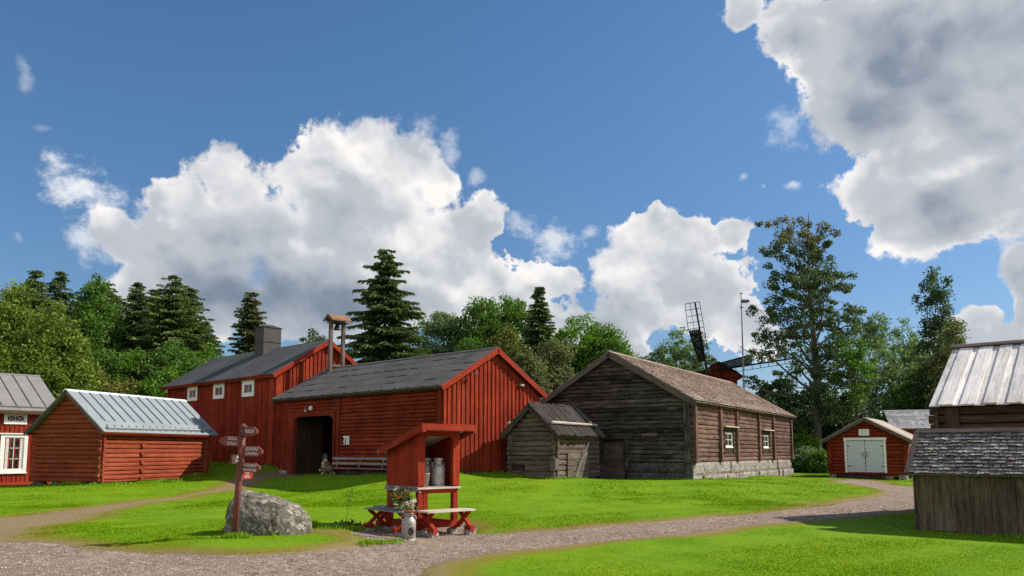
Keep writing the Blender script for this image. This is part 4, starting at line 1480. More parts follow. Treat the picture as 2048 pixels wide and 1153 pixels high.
mb = MB(); mb.fbox(F, .65, 3.0, .02, .2, .1, .75, 0); mb.fbox(F, .75, 2.9, .2, .27, .1, .45, 0); mb.build('door_step', M['dark_wood'], gr)
for G, us in ((F, (.1, 1.1, 3.2, 3.9)), (fr['right'], (.3, 2.6, 5))):
    for u in us:
        mb = MB(); stones(mb, G, u - .22, u + .22, -.1, .28, .6, -.4, .04); mb.build('foundation_stone', M['granite'], gr)

# ================================================================== far right red building behind the garage
fb = empty('far_red_building', (37.3, 55.2, 0), R(72), 'red building with silver shingle roof behind the garage', 'building')
W, L, ZE, ZR = 5.2, 9.0, 3.42, 4.72
fr = walls_of(W, L)
FLW = Frame((0, 0, 0), Y3, Z3, -X3)
mb = core(W, L, -.2, ZE, ZR, .03)
board_wall(mb, FLW, 0, L, .1, ZE, .25, .06, .03)
board_wall(mb, fr['back'], 0, W, .1, lambda u: gable_top(min(max(u, 0), W), W, ZE, ZR) - .02, .25, .06, .03)
mb.build('wall', M['red'], fb)
rf = Roof(W, L, ZE, ZR, .42, .3, .3)
mb = MB()
for G in (rf.left, rf.right): mb.fbox(G, rf.u0, rf.u1, rf.v0, rf.v1, 0, .05, 1, .2)
shingles(mb, rf.left, rf.u0, rf.u1, rf.v0, rf.v1, .22, .2, .02, .052, .03, .015, .01)
for G in (rf.left, rf.right): mb.fbox(G, rf.u0, rf.u1, rf.v1 - .12, rf.v1 + .04, .08, .1, 0, .3)
mb.build('roof', M['shingle_far'], fb)

# ================================================================== brown granary with the board roof, right edge
W, L, ZE, ZR = 5.6, 7.0, 2.68, 4.14
bgx = empty('brown_granary', (9.62 + .766 * 7, 17.35 - .643 * 7, 0), R(50), 'brown log granary with a bleached board roof at the right edge', 'granary')
fr = walls_of(W, L)
FLW = Frame((0, 0, 0), Y3, Z3, -X3)
mb = core(W, L, .0, ZE, ZR, .05)
log_wall(mb, FLW, 0, L, .3, ZE - .02, .21, .08, .16, None, 0, (), .012)
log_wall(mb, fr['back'], 0, W, .3, ZE, .21, .08, .16, (W, ZE, ZR), 1, (), .012)
mb.fbox(FLW, L - .42, L - .15, .3, ZE - .1, .06, .12, 1)
mb.build('wall', M['brown_wall'], bgx)
rf = Roof(W, L, ZE, ZR, .30, .35, .12)
mb = MB()
for G in (rf.left, rf.right):
    mb.fbox(G, rf.u0, rf.u1, rf.v0 + .08, rf.v1, 0, .03, 1, .3)
    u = rf.u1; k = 0
    while u > rf.u0 + .1:                                     # board-on-board: low boards, high boards over their joints
        w = .215 * random.uniform(.9, 1.1)
        if k % 2 == 0: mb.fbox(G, u - w, u, rf.v0 + random.uniform(-.02, .02), rf.v1 + .02, .032, .058, 1)
        else: mb.fbox(G, u - w - .03, u + .03, rf.v0 - random.uniform(.0, .05), rf.v1 + .03, .06, .092, 1)
        u -= w; k += 1
mb.build('roof', M['silver_board'], bgx)
mb = MB()
for G in (rf.left, rf.right): mb.fbox(G, rf.u0 - .05, rf.u1 + .05, rf.v1 - .10, rf.v1 + .07, .116, .145, 0)
mb.build('ridge_cap', M['barge'], bgx)
mb = MB(); stones(mb, FLW, 0, L, -.1, .3, .8, -.3, .0); mb.build('foundation', M['granite_dark'], bgx)

# ================================================================== low lean-to shed with the curled shingle roof, right foreground
W, L, ZE, ZR = 1.84, 6.0, 1.19, 1.93
sh = empty('shingle_roof_shed', (8.07 + .766 * 6, 15.5 - .643 * 6, 0), R(50), 'low shed of wide stained boards under a curled gray shingle roof in the right foreground', 'shed')
fr = walls_of(W, L)
FLW = Frame((0, 0, 0), Y3, Z3, -X3)
mb = core(W, L, .08, ZE, ZR, .04)
u = 0
while u < L - .02:
    w = min(random.uniform(.22, .42), L - u)
    if L - u - w < .12: w = L - u
    mb.slat(FLW, u + .004, u + w - .004, .05 + random.uniform(-.03, .03), ZE - .02, ZE - .02, .0, .028 + random.uniform(0, .014))
    u += w
board_wall(mb, fr['back'], 0, W, .06, lambda u: gable_top(min(max(u, 0), W), W, ZE, ZR) - .02, .28, .03, .03)
mb.build('wall', M['shed_board'], sh)
rf = Roof(W, L, ZE, ZR, .14, .12, .12)
mb = MB()
for G in (rf.left, rf.right): mb.fbox(G, rf.u0, rf.u1, rf.v0 + .02, rf.v1, 0, .03, 1, .1)
shingles(mb, rf.left, rf.u0, rf.u1, rf.v0, rf.v1 - .02, .105, .115, .016, .03, .028, .014, .035)
shingles(mb, rf.right, rf.u0, rf.u1, rf.v0, rf.v1, .2, .2, .016, .03, .02, .01, .01)
mb.build('roof', M['shingle_gray'], sh)
mb = MB()
for G in (rf.left, rf.right): mb.fbox(G, rf.u0 - .02, rf.u1 + .02, rf.v1 - .05, rf.v1 + .07, .075, .105, 0)
mb.fbox(rf.left, rf.u1 - .05, rf.u1 + .05, rf.v0 - .02, rf.v1 + .02, .07, .1, 1)
mb.build('roof_edge', M['barge'], sh)
for u in (.4, 2.9, 4.3, 5.8):
    mb = MB(); stones(mb, FLW, u - .1, u + .1, -.1, .06, .4, -.25, .0); mb.build('foundation_stone', M['granite'], sh)
# ================================================================== milk stand
X_, Y_ = ground_at(836, 1073)
MS_TH = R(40)
W, D = .97, 1.22
ms = empty('milk_stand', (X_, Y_, tz(X_, Y_) + .0), MS_TH, 'red roofed milk stand with built-in benches beside the gravel path', 'milk stand')
def to_ms(p): return ms.matrix_basis @ Vector(p)
ms.matrix_basis  # root matrix is used for things set down on the stand
MSM = Matrix.Translation((X_, Y_, tz(X_, Y_))) @ Matrix.Rotation(MS_TH, 4, 'Z')
SH = .97
fz, bz = 2.16, 1.80                                           # roof underside at front and back
rz = lambda y: fz + (bz - fz) * (y / D)
for (x, y) in ((.05, .05), (W - .05, .05), (.05, D - .05), (W - .05, D - .05)):
    mb = MB(); mb.box(x - .055, x + .055, y - .055, y + .055, .1, rz(y) - .02, 2); mb.build('post', M['red_paint'], ms)
FL = Frame((0, D, 0), -Y3, Z3, -X3); FRt = Frame((W, 0, 0), Y3, Z3, X3); FB = Frame((W, D, 0), -X3, Z3, Y3); FG = Frame((0, 0, 0), X3, Z3, -Y3)
def planks(F, u0, u1, z0, top, n, name, nn=(.0, .025)):
    mb = MB(); w = (u1 - u0) / n
    for k in range(n): mb.slat(F, u0 + k * w + .002, u0 + (k + 1) * w - .002, z0, top(u0 + k * w), top(u0 + (k + 1) * w), nn[0], nn[1] + random.uniform(0, .003))
    return mb.build(name, M['red_paint'], ms)
planks(FL, 0, D, SH + .02, lambda u: rz(D - u) - .02, 8, 'side_wall', (-.004, .022))
planks(FRt, 0, D, SH - .06, lambda u: rz(u) - .02, 8, 'side_wall', (-.004, .022))
planks(FB, 0, W, SH - .04, lambda u: bz - .02, 6, 'back_wall')
mb = MB()
mb.fbox(FG, -.03, .13, SH + .03, fz - .15, .0, .028, 1); mb.fbox(FG, W - .13, W + .03, SH + .03, fz - .15, .0, .028, 1); mb.fbox(FG, -.03, W + .03, fz - .148, fz - .01, .0, .029, 0)
for s, u in ((1, .13), (-1, W - .13)):                        # rounded upper corners of the opening
    mb.hexa([FG.p(a, b, c) for c in (.0, .028) for (a, b) in ((u, fz - .26), (u + s * .012, fz - .2), (u, fz - .149), (u + s * .08, fz - .149))], 1)
mb.build('front_frame', M['red_paint'], ms)
mb = MB()
for k in range(4): mb.box(-.05, W + .05, -.06 + k * .3, -.06 + k * .3 + .29, SH - .04, SH, 0)
mb.build('shelf', M['bench_pale'], ms)
mb = MB(); mb.fbox(FL, -.02, D + .03, SH - .085, SH + .015, .024, .05, 0); mb.build('side_rail', M['bench_gray'], ms)
mb = MB(); mb.box(0, W, .0, .05, SH - .13, SH - .045, 0); mb.box(0, W, D - .05, D, SH - .13, SH - .045, 0); mb.build('shelf_rail', M['red_paint'], ms)
RFm = Frame((0, -.32, fz + .09), X3, Vector((0, math.cos(.28), -math.sin(.28))), Vector((0, math.sin(.28), math.cos(.28))))
rl = D + .50
mb = MB()
for k in range(9): mb.fbox(RFm, -.16 + k * (W + .32) / 9, -.16 + (k + 1) * (W + .32) / 9 - .004, .0, rl, -.045, -.02 + random.uniform(0, .006), 1)
mb.build('roof', M['bench_pale'], ms)
mb = MB(); mb.fbox(RFm, -.20, W + .20, -.04, rl + .03, -.018, -.006, 1); mb.build('roof_felt', M['red_paint'], ms)
mb = MB()
mb.fbox(RFm, -.19, W + .19, -.05, -.022, -.15, -.02, 0)
for (a, b) in ((-.19, -.11), (W + .11, W + .19)): mb.fbox(RFm, a, b, -.049, -.023, -.185, -.15, 0)
mb.build('fascia', M['red_paint'], ms)
mb = MB()
for x in (-.19, W + .165): mb.fbox(RFm, x, x + .025, -.02, rl + .03, -.16, -.02, 1)
mb.build('barge_board', M['red_paint'], ms)
mb = MB(); mb.fbox(RFm, -.19, W + .19, rl + .0, rl + .025, -.13, -.02, 0); mb.fbox(RFm, -.12, W + .12, rl - .1, rl - .04, -.12, -.05, 0); mb.build('rear_fascia', M['bench_pale'], ms)

# benches: plank seats on X trestles along the front, left and right sides
def trestle(p, dirv, name='trestle'):
    """X leg standing at p (inner side), spreading outwards along dirv"""
    mb = MB(); d = Vector(dirv); p = Vector(p)
    up = Vector((-d.y, d.x, 0))
    q = lambda a, z: p + d * a + Vector((0, 0, z))
    mb.beam(q(.06, .15), q(.46, .49), .06, .085, up); mb.beam(q(.52, .15) + up * .012, q(.10, .49) + up * .012, .055, .085, up)
    mb.beam(q(.36, .14) , q(.58, .14), .1, .11)
    return mb.build(name, M['red_paint'], ms)
for x in (.04, W - .02): trestle((x, .02, 0), (0, -1, 0))
for y in (-.02, D - .05): trestle((.02, y + .03, 0), (-1, 0, 0))
for x in (.10, W - .08): trestle((x, D - .02, 0), (0, 1, 0))
mb = MB(); mb.box(-.12, W + .08, -.53, -.325, .49, .525, 0); mb.box(-.12, W + .08, -.315, -.10, .49, .523, 0); mb.build('front_seat', M['bench_pale'], ms)
mb = MB(); mb.box(-.50, -.31, -.30, D + .08, .488, .522, 1); mb.box(-.30, -.10, -.095, D + .08, .488, .524, 1); mb.build('side_seat', M['bench_gray'], ms)
mb = MB(); mb.box(-.05, W + .05, D + .10, D + .30, .488, .522, 0); mb.box(-.05, W + .05, D + .31, D + .51, .488, .522, 0); mb.build('rear_seat', M['bench_gray'], ms)
mb = MB(); mb.box(.0, W, -.02, .06, .14, .26, 0); mb.box(.0, .08, 0, D, .14, .26, 1); mb.box(W - .08, W, 0, D, .14, .26, 1); mb.box(.0, W, D - .08, D, .14, .26, 0); mb.build('sill_beam', M['red_paint'], ms)
def rough_stone(mb, c, sx, sy, sz, seed=0):
    rnd_ = random.Random(seed)
    n, m = 9, 6
    i0 = len(mb.v); r = rnd_.random()
    for k in range(m):
        th = math.pi * (k + .02) / (m - .96) if m > 1 else 0
        for q in range(n):
            ph = 2 * math.pi * q / n
            e = lambda v: math.copysign(abs(v) ** .55, v)
            x, y, z = e(math.sin(th)) * e(math.cos(ph)), e(math.sin(th)) * e(math.sin(ph)), e(math.cos(th))
            j = 1 + rnd_.uniform(-.1, .1)
            mb.v.append((c[0] + x * sx * j, c[1] + y * sy * j, c[2] + z * sz * j))
    for k in range(m - 1):
        for q in range(n):
            q2 = (q + 1) % n
            mb.f.append((i0 + k * n + q, i0 + (k + 1) * n + q, i0 + (k + 1) * n + q2, i0 + k * n + q2)); mb.r.append(r); mb.uv += [(0, 0)] * 4
sid = 0
for (x, y) in ((.04, -.46), (W - .02, -.46), (-.46, -.02), (-.46, D - .02), (.06, .06), (W - .06, .08), (W - .06, D + .42), (.05, D - .05)):
    mb = MB(); rough_stone(mb, (x, y, .03), .12, .10, .085, sid); sid += 1
    mb.build('footing_stone', M['granite'], ms)

# milk cans
def milk_can(name, loc, rz, s, mat, label, group=None, lid=True, neck=True):
    root = empty(name, loc, rz, label, 'milk can', group)
    mb = MB()
    prof = [(.001, .0), (.135, .0), (.145, .012), (.145, .36), (.138, .40), (.10, .45), (.085, .47), (.085, .53), (.098, .535), (.098, .55), (.085, .552)]
    if not lid: prof += [(.078, .54), (.078, .45)]
    mb.lathe((0, 0, 0), [(a * s, b * s) for a, b in prof], 28)
    mb.lathe((0, 0, 0), [(.146 * s, .33 * s), (.149 * s, .335 * s), (.149 * s, .345 * s), (.146 * s, .35 * s)], 28)
    mb.lathe((0, 0, 0), [(.146 * s, .03 * s), (.15 * s, .035 * s), (.15 * s, .0), (.13 * s, .0)], 28)
    mb.build('body', mat, root, True)
    if lid:
        mb = MB(); mb.lathe((0, 0, 0), [(.1 * s, .535 * s), (.104 * s, .54 * s), (.104 * s, .575 * s), (.095 * s, .59 * s), (.001, .6 * s)], 24)
        mb.build('lid', mat, root, True)
    for sg in (1, -1):
        mb = MB()
        mb.tube([(sg * .085 * s, 0, .50 * s), (sg * .13 * s, 0, .50 * s), (sg * .155 * s, 0, .47 * s), (sg * .15 * s, 0, .42 * s), (sg * .135 * s, 0, .40 * s)], [.009 * s] * 5, 6)
        mb.build('handle', mat, root, True)
    return root
milk_can('milk_can', MSM @ Vector((.68, .30, SH)), R(40), 1.0, M['steel'], 'large lidded milk can on the right of the stand shelf')
milk_can('milk_can', MSM @ Vector((.62, .64, SH)), R(-30), 1.0, M['steel'], 'dull milk can half hidden behind the pale pail on the shelf')
pail = empty('pail', MSM @ Vector((.20, .10, SH)), 0, 'pale tapered pail on the near left corner of the stand shelf', 'pail')
mb = MB(); mb.lathe((0, 0, 0), [(.001, .004), (.075, .0), (.115, .27), (.122, .275), (.118, .283), (.108, .27), (.07, .02), (.001, .015)], 22); mb.build('body', M['steel_light'], pail, True)
mb = MB(); mb.tube([(-.11, 0, .265), (-.12, .03, .2), (-.07, .115, .14), (.05, .12, .14), (.11, .04, .2), (.11, 0, .265)], [.004] * 6, 5); mb.build('bail', M['black'], pail)

# can with a flower pot, standing on the gravel in front
cx, cy = ground_at(817, 1081)
fc = milk_can('milk_can', (cx, cy, tz(cx, cy)), R(20), .90, M['steel_light'], 'light milk can with a hanging leaf ornament holding potted flowers on the gravel', None, False)
mb = MB()
mb.lathe((0, 0, 0), [(.088, .47), (.092, .455), (.092, .44)], 24)
mb.tube([(.0, -.095, .44), (.0, -.135, .385), (0, -.14, .33), (0, -.139, .30)], [.004] * 4, 5)
a = [(.085 * math.cos(w), -.138 - .004, .17 + .085 * math.sin(w)) for w in [2 * math.pi * k / 20 for k in range(21)]]
mb.tube(a, [.007] * 21, 5)
mb.build('hanging_wreath', M['bench_gray'], fc, rz=R(5))
mb = MB()
pts = [(0, -.147, .255), (.045, -.147, .2), (.055, -.147, .165), (.035, -.147, .12), (0, -.147, .08), (-.035, -.147, .12), (-.055, -.147, .165), (-.045, -.147, .2)]
mb.poly(pts); mb.poly([(x, y + .008, z) for (x, y, z) in reversed(pts)])
mb.build('leaf_ornament', M['dark_wood'], fc, rz=R(5))

def leaves_mesh(name, pts, size, mat, parent, up=.4, loc=None, seed=0):
    g = np.random.default_rng(seed)
    P = np.asarray(pts, float); n = len(P)
    nrm = g.normal(0, 1, (n, 3)); nrm[:, 2] += up
    nrm /= np.linalg.norm(nrm, axis=1)[:, None]
    a = np.cross(nrm, g.normal(0, 1, (n, 3))); a /= np.linalg.norm(a, axis=1)[:, None] + 1e-9
    b = np.cross(nrm, a)
    s = np.asarray(size) * g.uniform(.7, 1.35, n)
    s = s[:, None]
    V = np.stack([P - a * s, P + b * s * .55, P + a * s, P - b * s * .55], 1)
    return np_mesh(name, V.reshape(-1, 3), 4, mat, parent, rnd=g.random(n), loc=loc)

def pot(loc, s, label):
    root = empty('flower_pot', loc, 0, label, 'flower pot')
    mb = MB(); mb.lathe((0, 0, 0), [(.001, 0), (.062 * s, .0), (.088 * s, .125 * s), (.098 * s, .125 * s), (.1 * s, .165 * s), (.088 * s, .165 * s), (.08 * s, .13 * s), (.001, .13 * s)], 22)
    mb.build('pot', M['terracotta'], root, True)
    return root
g = np.random.default_rng(5)
# pot sunk in the can, pale blossoms
pt_ = pot((cx, cy, tz(cx, cy) + .40), .95, 'terracotta pot of pale blossoms set into the mouth of the milk can')
pp = g.normal(0, 1, (260, 3)) * (.085, .07, .05) + (0, 0, .2)
leaves_mesh('leaves', pp, .022, M['flower_green'], pt_, seed=2)
mb_pts = []
for (x, y, z) in ((-.09, -.03, .22), (-.02, -.07, .25), (.03, .02, .27), (.10, -.02, .32), (-.05, .04, .27), (.06, -.06, .21), (-.12, .02, .17)):
    mb_pts += list(np.array((x, y, z)) + g.normal(0, .02, (34, 3)))
leaves_mesh('blossoms', mb_pts, .018, M['flower_white'], pt_, seed=3)
# pot on the side bench
p1 = pot(MSM @ Vector((-.25, -.02, .524)), 1.15, 'terracotta pot with a dark leafy plant on the left bench of the stand')
pp = []
for k in range(9):
    a_, h = g.uniform(0, 6.28), g.uniform(.2, .36)
    for t_ in np.linspace(.3, 1, 7): pp += list(np.array((math.cos(a_) * .10 * t_, math.sin(a_) * .10 * t_, .12 + (h - .1) * t_)) + g.normal(0, .012, (4, 3)))
leaves_mesh('leaves', pp, .026, M['flower_green'], p1, seed=4)
# jar bouquet
jar = empty('jar_bouquet', MSM @ Vector((-.27, .22, .524)), 0, 'glass jar of mixed wild flowers on the left bench of the stand', 'bouquet')
mb = MB(); mb.lathe((0, 0, 0), [(.001, 0), (.058, 0), (.062, .02), (.06, .16), (.048, .185), (.052, .2), (.046, .2), (.05, .15), (.05, .02), (.001, .02)], 20)
jm, jt, jb = newmat('murky_glass_jar', .08, .5)
jb.inputs['Base Color'].default_value = (.055, .06, .035, 1)
mb.build('jar', jm, jar, True)
pp, st = [], MB()
for k in range(46):
    a_ = g.uniform(0, 6.28); rr = g.uniform(.02, .24) * (1 if g.random() < .8 else 1.3); h = g.uniform(.26, .50) - rr * .35
    tip = np.array((math.cos(a_) * rr, math.sin(a_) * rr, h))
    st.tube([(0, 0, .12), (tip[0] * .45, tip[1] * .45, h * .7), tuple(tip)], [.003, .0025, .002], 4)
    for t_ in np.linspace(.5, 1.0, 6): pp += list(tip * t_ + g.normal(0, .016, (3, 3)) + (0, 0, .05 * (1 - t_)))
st.build('stems', M['flower_green'], jar)
leaves_mesh('leaves', pp, .026, M['flower_green'], jar, seed=6)
fl = []
for (x, y, z) in ((.02, -.10, .30), (-.05, -.12, .27), (.09, -.06, .38), (-.1, -.05, .36), (.06, -.13, .25), (.14, .02, .33)): fl += list(np.array((x, y, z)) + g.normal(0, .022, (30, 3)))
leaves_mesh('orange_blooms', fl, .022, M['flower_orange'], jar, seed=7)
fl = []
for k in range(16): fl += list(np.array((g.normal(0, .13), g.normal(0, .13), g.uniform(.3, .48))) + g.normal(0, .014, (9, 3)))
leaves_mesh('pale_blooms', fl, .014, M['flower_white'], jar, seed=8)
fl = []
for k in range(14):
    a_ = g.uniform(2.2, 4.2)
    for t_ in np.linspace(.3, 1, 8): fl.append((math.cos(a_) * .26 * t_, math.sin(a_) * .26 * t_, .3 - .16 * t_ * t_ + g.normal(0, .01)))
leaves_mesh('drooping_grass', fl, .022, M['flower_green'], jar, seed=9)

# ================================================================== signpost
bx, by = ground_at(468, 1079)
bz_ = tz(bx, by)
top = at(487, 851, by)
axis_v = (Vector(top) - Vector((bx, by, bz_)))
plen = axis_v.length
ax = axis_v.normalized()
sp = empty('signpost', (bx, by, bz_), 0, 'leaning brown signpost with six pointing boards beside the boulder', 'signpost')
mb = MB()
rad = .054
mb.tube([ax * -.1, ax * (plen * .5), ax * (plen - .03)], [rad * 1.04, rad, rad * .97], 18)
mb.build('post', M['sign_brown'], sp, True)
mb = MB(); mb.tube([ax * (plen - .03), ax * (plen - .022), ax * (plen + .03)], [rad * 1.25, rad * 1.25, .012], 18); mb.build('cap', M['sign_brown'], sp)
def zlen(py): return (1080 - py) / (1080 - 851) * plen
def board(py, ln, hgt, ang, lines, size, point=True, collar=True, short=False, matb='sign_brown'):
    """a pointing board: ang = heading of the board in the ground plane"""
    c = ax * zlen(py)
    d = Vector((math.cos(R(ang)), math.sin(R(ang)), 0)); d = (d - ax * d.dot(ax)).normalized()
    up = ax
    nn = d.cross(up)
    if nn.y > 0: nn = -nn                        # readable side faces the viewer
    th = .022
    o = c + nn * .0 + d * (rad * .8)
    pts = [(0, -hgt / 2), (ln - (.09 if point else 0), -hgt / 2), (ln, -.025 if point else -hgt / 2), (ln, .025 if point else hgt / 2), (ln - (.09 if point else 0), hgt / 2), (0, hgt / 2)]
    mb = MB()
    fr_ = [o + d * a + up * b + nn * th for a, b in pts]; bk = [o + d * a + up * b - nn * th for a, b in pts]
    if d.cross(up).dot(nn) < 0: fr_, bk = bk, fr_
    mb.poly(fr_); mb.poly(list(reversed(bk)))
    for k in range(len(pts)):
        k2 = (k + 1) % len(pts)
        mb.poly([fr_[k2], fr_[k], bk[k], bk[k2]])
    bo = mb.build('pointer_board', M[matb], sp)
    # collars that clamp the board
    mb = MB()
    for s in (-1, 1): mb.tube([c + ax * (s * (hgt / 2 + .01) - .014), c + ax * (s * (hgt / 2 + .01) + .014)], [rad * 1.14, rad * 1.14], 18)
    mb.build('collar', M['sign_brown'], sp)
    # reading direction runs left to right as seen from the path
    ru = d if d.x > 0 else -d
    if abs(d.x) < .3: ru = up.cross(nn) if False else (d if d.dot(Vector((1, 0, 0))) > 0 else -d)
    n_ = len(lines)
    for i, s in enumerate(lines):
        off = ((n_ - 1) / 2 - i) * size * 1.12
        p = o + d * (ln * (.46 if d.x > 0 else .36)) + up * off + nn * (th + .0015)
        nn2 = ru.cross(up)
        if nn2.dot(nn) < 0: p = o + d * (ln * .46) + up * off + nn * (th + .0015)
        text(bo, s, size, face_matrix(p, ru, up), 'letter', sx=.62, spacing=1.0, bold=.0012)
board(863, .30, .155, -28, ['MUSEUM'], .085)
board(884, .33, .17, 190, ['SKOLA', 'KOULU'], .075)
board(903, .36, .175, -12, ['DJURGÅRD', 'ELÄINPIHA'], .075)
board(920, .20, .155, 252, ['RIA', 'RIIHI'], .06, False, matb='brown_log')
board(936, .33, .165, -10, ['VAGNSBOD', 'VAUNUVAJA'], .07)
board(951, .26, .155, 66, ['BOD', 'AITTA'], .07, False, matb='red_paint')

# ================================================================== boulder
def boulder():
    pix = [(458, 1060, 15.0), (461, 1022, 15.1), (470, 1000, 15.3), (484, 985, 15.5), (500, 981, 15.7), (540, 993, 15.9), (580, 1003, 16.0), (606, 1011, 15.9), (620, 1030, 15.8), (628, 1048, 15.6),
           (612, 1056, 15.2), (585, 1068, 14.85), (560, 1074, 14.7), (520, 1073, 14.65), (480, 1072, 14.7), (475, 1010, 14.85), (520, 1000, 15.0), (575, 1020, 15.05), (585, 1035, 14.85), (490, 1030, 14.75), (540, 1050, 14.66)]
    dpt = lambda y: 13.55 + (y - 14.65) * .62
    pts = [at(a_, b_, dpt(c_)) for a_, b_, c_ in pix]
    pts += [Vector((p.x, p.y, -.12)) for p in pts[:15]] + [at(500, 1000, 14.65), at(590, 1018, 14.7), at(480, 1040, 14.55), at(610, 1050, 14.65)]
    bm = bmesh.new()
    for p in pts: bm.verts.new(p)
    bmesh.ops.convex_hull(bm, input=bm.verts[:])
    bmesh.ops.delete(bm, geom=[v for v in bm.verts if not v.link_faces], context='VERTS')
    bmesh.ops.triangulate(bm, faces=bm.faces[:])
    for _ in range(4):
        bmesh.ops.subdivide_edges(bm, edges=bm.edges[:], cuts=1, use_grid_fill=True)
        bmesh.ops.smooth_vert(bm, verts=bm.verts[:], factor=(.26 if _ > 1 else .10), use_axis_x=True, use_axis_y=True, use_axis_z=True)
        if len(bm.verts) > 30000: break
    bm.normal_update()
    for v in bm.verts:
        n = mnoise.fractal(v.co * 1.6, 1.0, 2.0, 5) * .055 + mnoise.fractal(v.co * 7, .8, 2.1, 4) * .022
        v.co += v.normal * n
    c_ = sum((v.co for v in bm.verts), Vector()) / len(bm.verts)
    for v in bm.verts: v.co = Vector((c_.x - .06 + (v.co.x - c_.x) * 1.06, v.co.y, v.co.z * 1.03))
    me = bpy.data.meshes.new('boulder')
    bm.to_mesh(me); bm.free()
    me.polygons.foreach_set('use_smooth', [True] * len(me.polygons))
    me.materials.append(M['boulder'])
    o = bpy.data.objects.new('boulder', me); COL.objects.link(o)
    return tag(o, 'large lichen-covered granite boulder on the lawn behind the signpost', 'boulder')
boulder()

# ================================================================== bench by the barn wall
BM = Matrix.Translation((-3.24 * K, 36 * K, 0)) @ Matrix.Rotation(R(48.1), 4, 'Z') @ Matrix.Scale(K, 4)
bpos = BM @ Vector((-.15, 5.9, 0))
gz_ = kz(.33)
bn = empty('slatted_bench', (bpos.x, bpos.y, gz_), R(48.1), 'long gray slatted bench along the shaded front wall of the red barn', 'bench')
y0, y1 = -2.4, 2.45
mb = MB()
for k in range(3): mb.box(-.52 + k * .14, -.52 + k * .14 + .12, y0, y1, .40, .43, 1)
mb.build('seat', M['bench_gray'], bn)
mb = MB()
for (z, x) in ((.60, -.10), (.86, -.055)): mb.hexa([(x + a + (zz - z) * -.0, yy, zz) for zz in (z, z + .12) for yy in (y0 + .1, y1) for a in (0, .03)], 1)
mb.build('backrest', M['bench_gray'], bn)
for y in (y0 + .5, 0.0, y1 - .5):
    mb = MB(); mb.beam((-.2, y, .40), (-.12, y, .7), .05, .03, (0, 1, 0)); mb.beam((-.12, y, .7), (-.045, y, .98), .05, .03, (0, 1, 0)); mb.build('bracket', M['bench_gray'], bn)
    mb = MB(); mb.box(-.5, -.44, y - .03, y + .03, -.05, .40, 2); mb.box(-.18, -.12, y - .03, y + .03, -.05, .40, 2); mb.box(-.5, -.12, y - .025, y + .025, .34, .398, 0); mb.build('leg', M['dark_wood'], bn)

for c_ in bn.children: c_.data.transform(Matrix.Scale(K, 4))

# grindstone and firewood inside the gateway
gp = BM @ Vector((.15, 9.6, .0))
gs = MB()
gs.tube([(0, -.07, .62), (0, .07, .62)], [.44, .44], 28); gs.tube([(0, -.1, .62), (0, .1, .62)], [.06, .06], 8)
o = gs.build('grindstone', M['granite_dark'], None, loc=(gp.x, gp.y, kz(.28)), rz=R(48.1 + 62))
tag(o, 'round dark grindstone leaning inside the barn gateway', 'grindstone')
fw = [(8.78, .10, .0, 12), (9.0, .04, .02, -15), (8.85, .24, .03, 30), (8.82, .12, .17, -20), (8.98, .2, .18, 8), (8.8, .18, .33, 24), (8.92, .1, .34, -12), (8.84, .16, .48, 15), (8.78, .2, .62, 40)]
for k, (y, x, z, a) in enumerate(fw):
    mb = MB(); r_ = random.uniform(.07, .1)
    n = 5
    prof = [(r_ * math.cos(2 * math.pi * q / n) * random.uniform(.8, 1.1), r_ * math.sin(2 * math.pi * q / n) * random.uniform(.7, 1.0)) for q in range(n)]
    mb.tube([(-.22, 0, 0), (.22, 0, 0)], [r_, r_ * .95], n)
    p = BM @ Vector((-x * 1.6 - .05, y, 0))
    o = mb.build('firewood_log', M['firewood'], None, loc=(p.x, p.y, kz(.33) + z + .08), rz=R(48.1 + 90 + a * 1.5 + 90))
    tag(o, 'split birch firewood log heaped at the right jamb of the gateway', 'firewood', 'firewood heaped in the barn gateway')
# threshold stones by the gateway
for k, (y, x, s) in enumerate(((12.9, -.35, .2), (8.3, -.2, .16))):
    mb = MB(); rough_stone(mb, (0, 0, 0), s, s * .8, s * .7, 50 + k)
    p = BM @ Vector((x, y, 0))
    tag(mb.build('corner_stone', M['granite'], None, loc=(p.x, p.y, tz(p.x, p.y) + .05)), ('pale stone at the left jamb of the barn gateway', 'pale stone between firewood and the end of the gray bench')[k], 'stone')

# tall weed on the lawn
wx, wy = ground_at(692, 1054)
tw = empty('tall_weed', (wx, wy, tz(wx, wy)), 0, 'single tall thin weed gone to seed on the lawn left of the stand', 'weed')
mb = MB(); mb.tube([(0, 0, 0), (.02, 0, .4), (.09, 0, .78)], [.006, .005, .003], 5)
for k in range(7): mb.tube([(.02 + .06 * k / 7, 0, .4 + .05 * k), (.02 + .06 * k / 7 + random.uniform(-.09, .09), random.uniform(-.06, .06), .46 + .055 * k)], [.003, .002], 4)
mb.build('stem', M['flower_green'], tw)
leaves_mesh('seed_heads', np.random.default_rng(3).normal(0, 1, (90, 3)) * (.045, .04, .12) + (.07, 0, .66), .014, M['leaf_olive'], tw, seed=12)
mb_pts = np.random.default_rng(4).normal(0, 1, (120, 3)) * (.16, .12, .035) + (.0, 0, .06)
leaves_mesh('base_leaves', mb_pts, .04, M['leaf_green'], tw, seed=13)

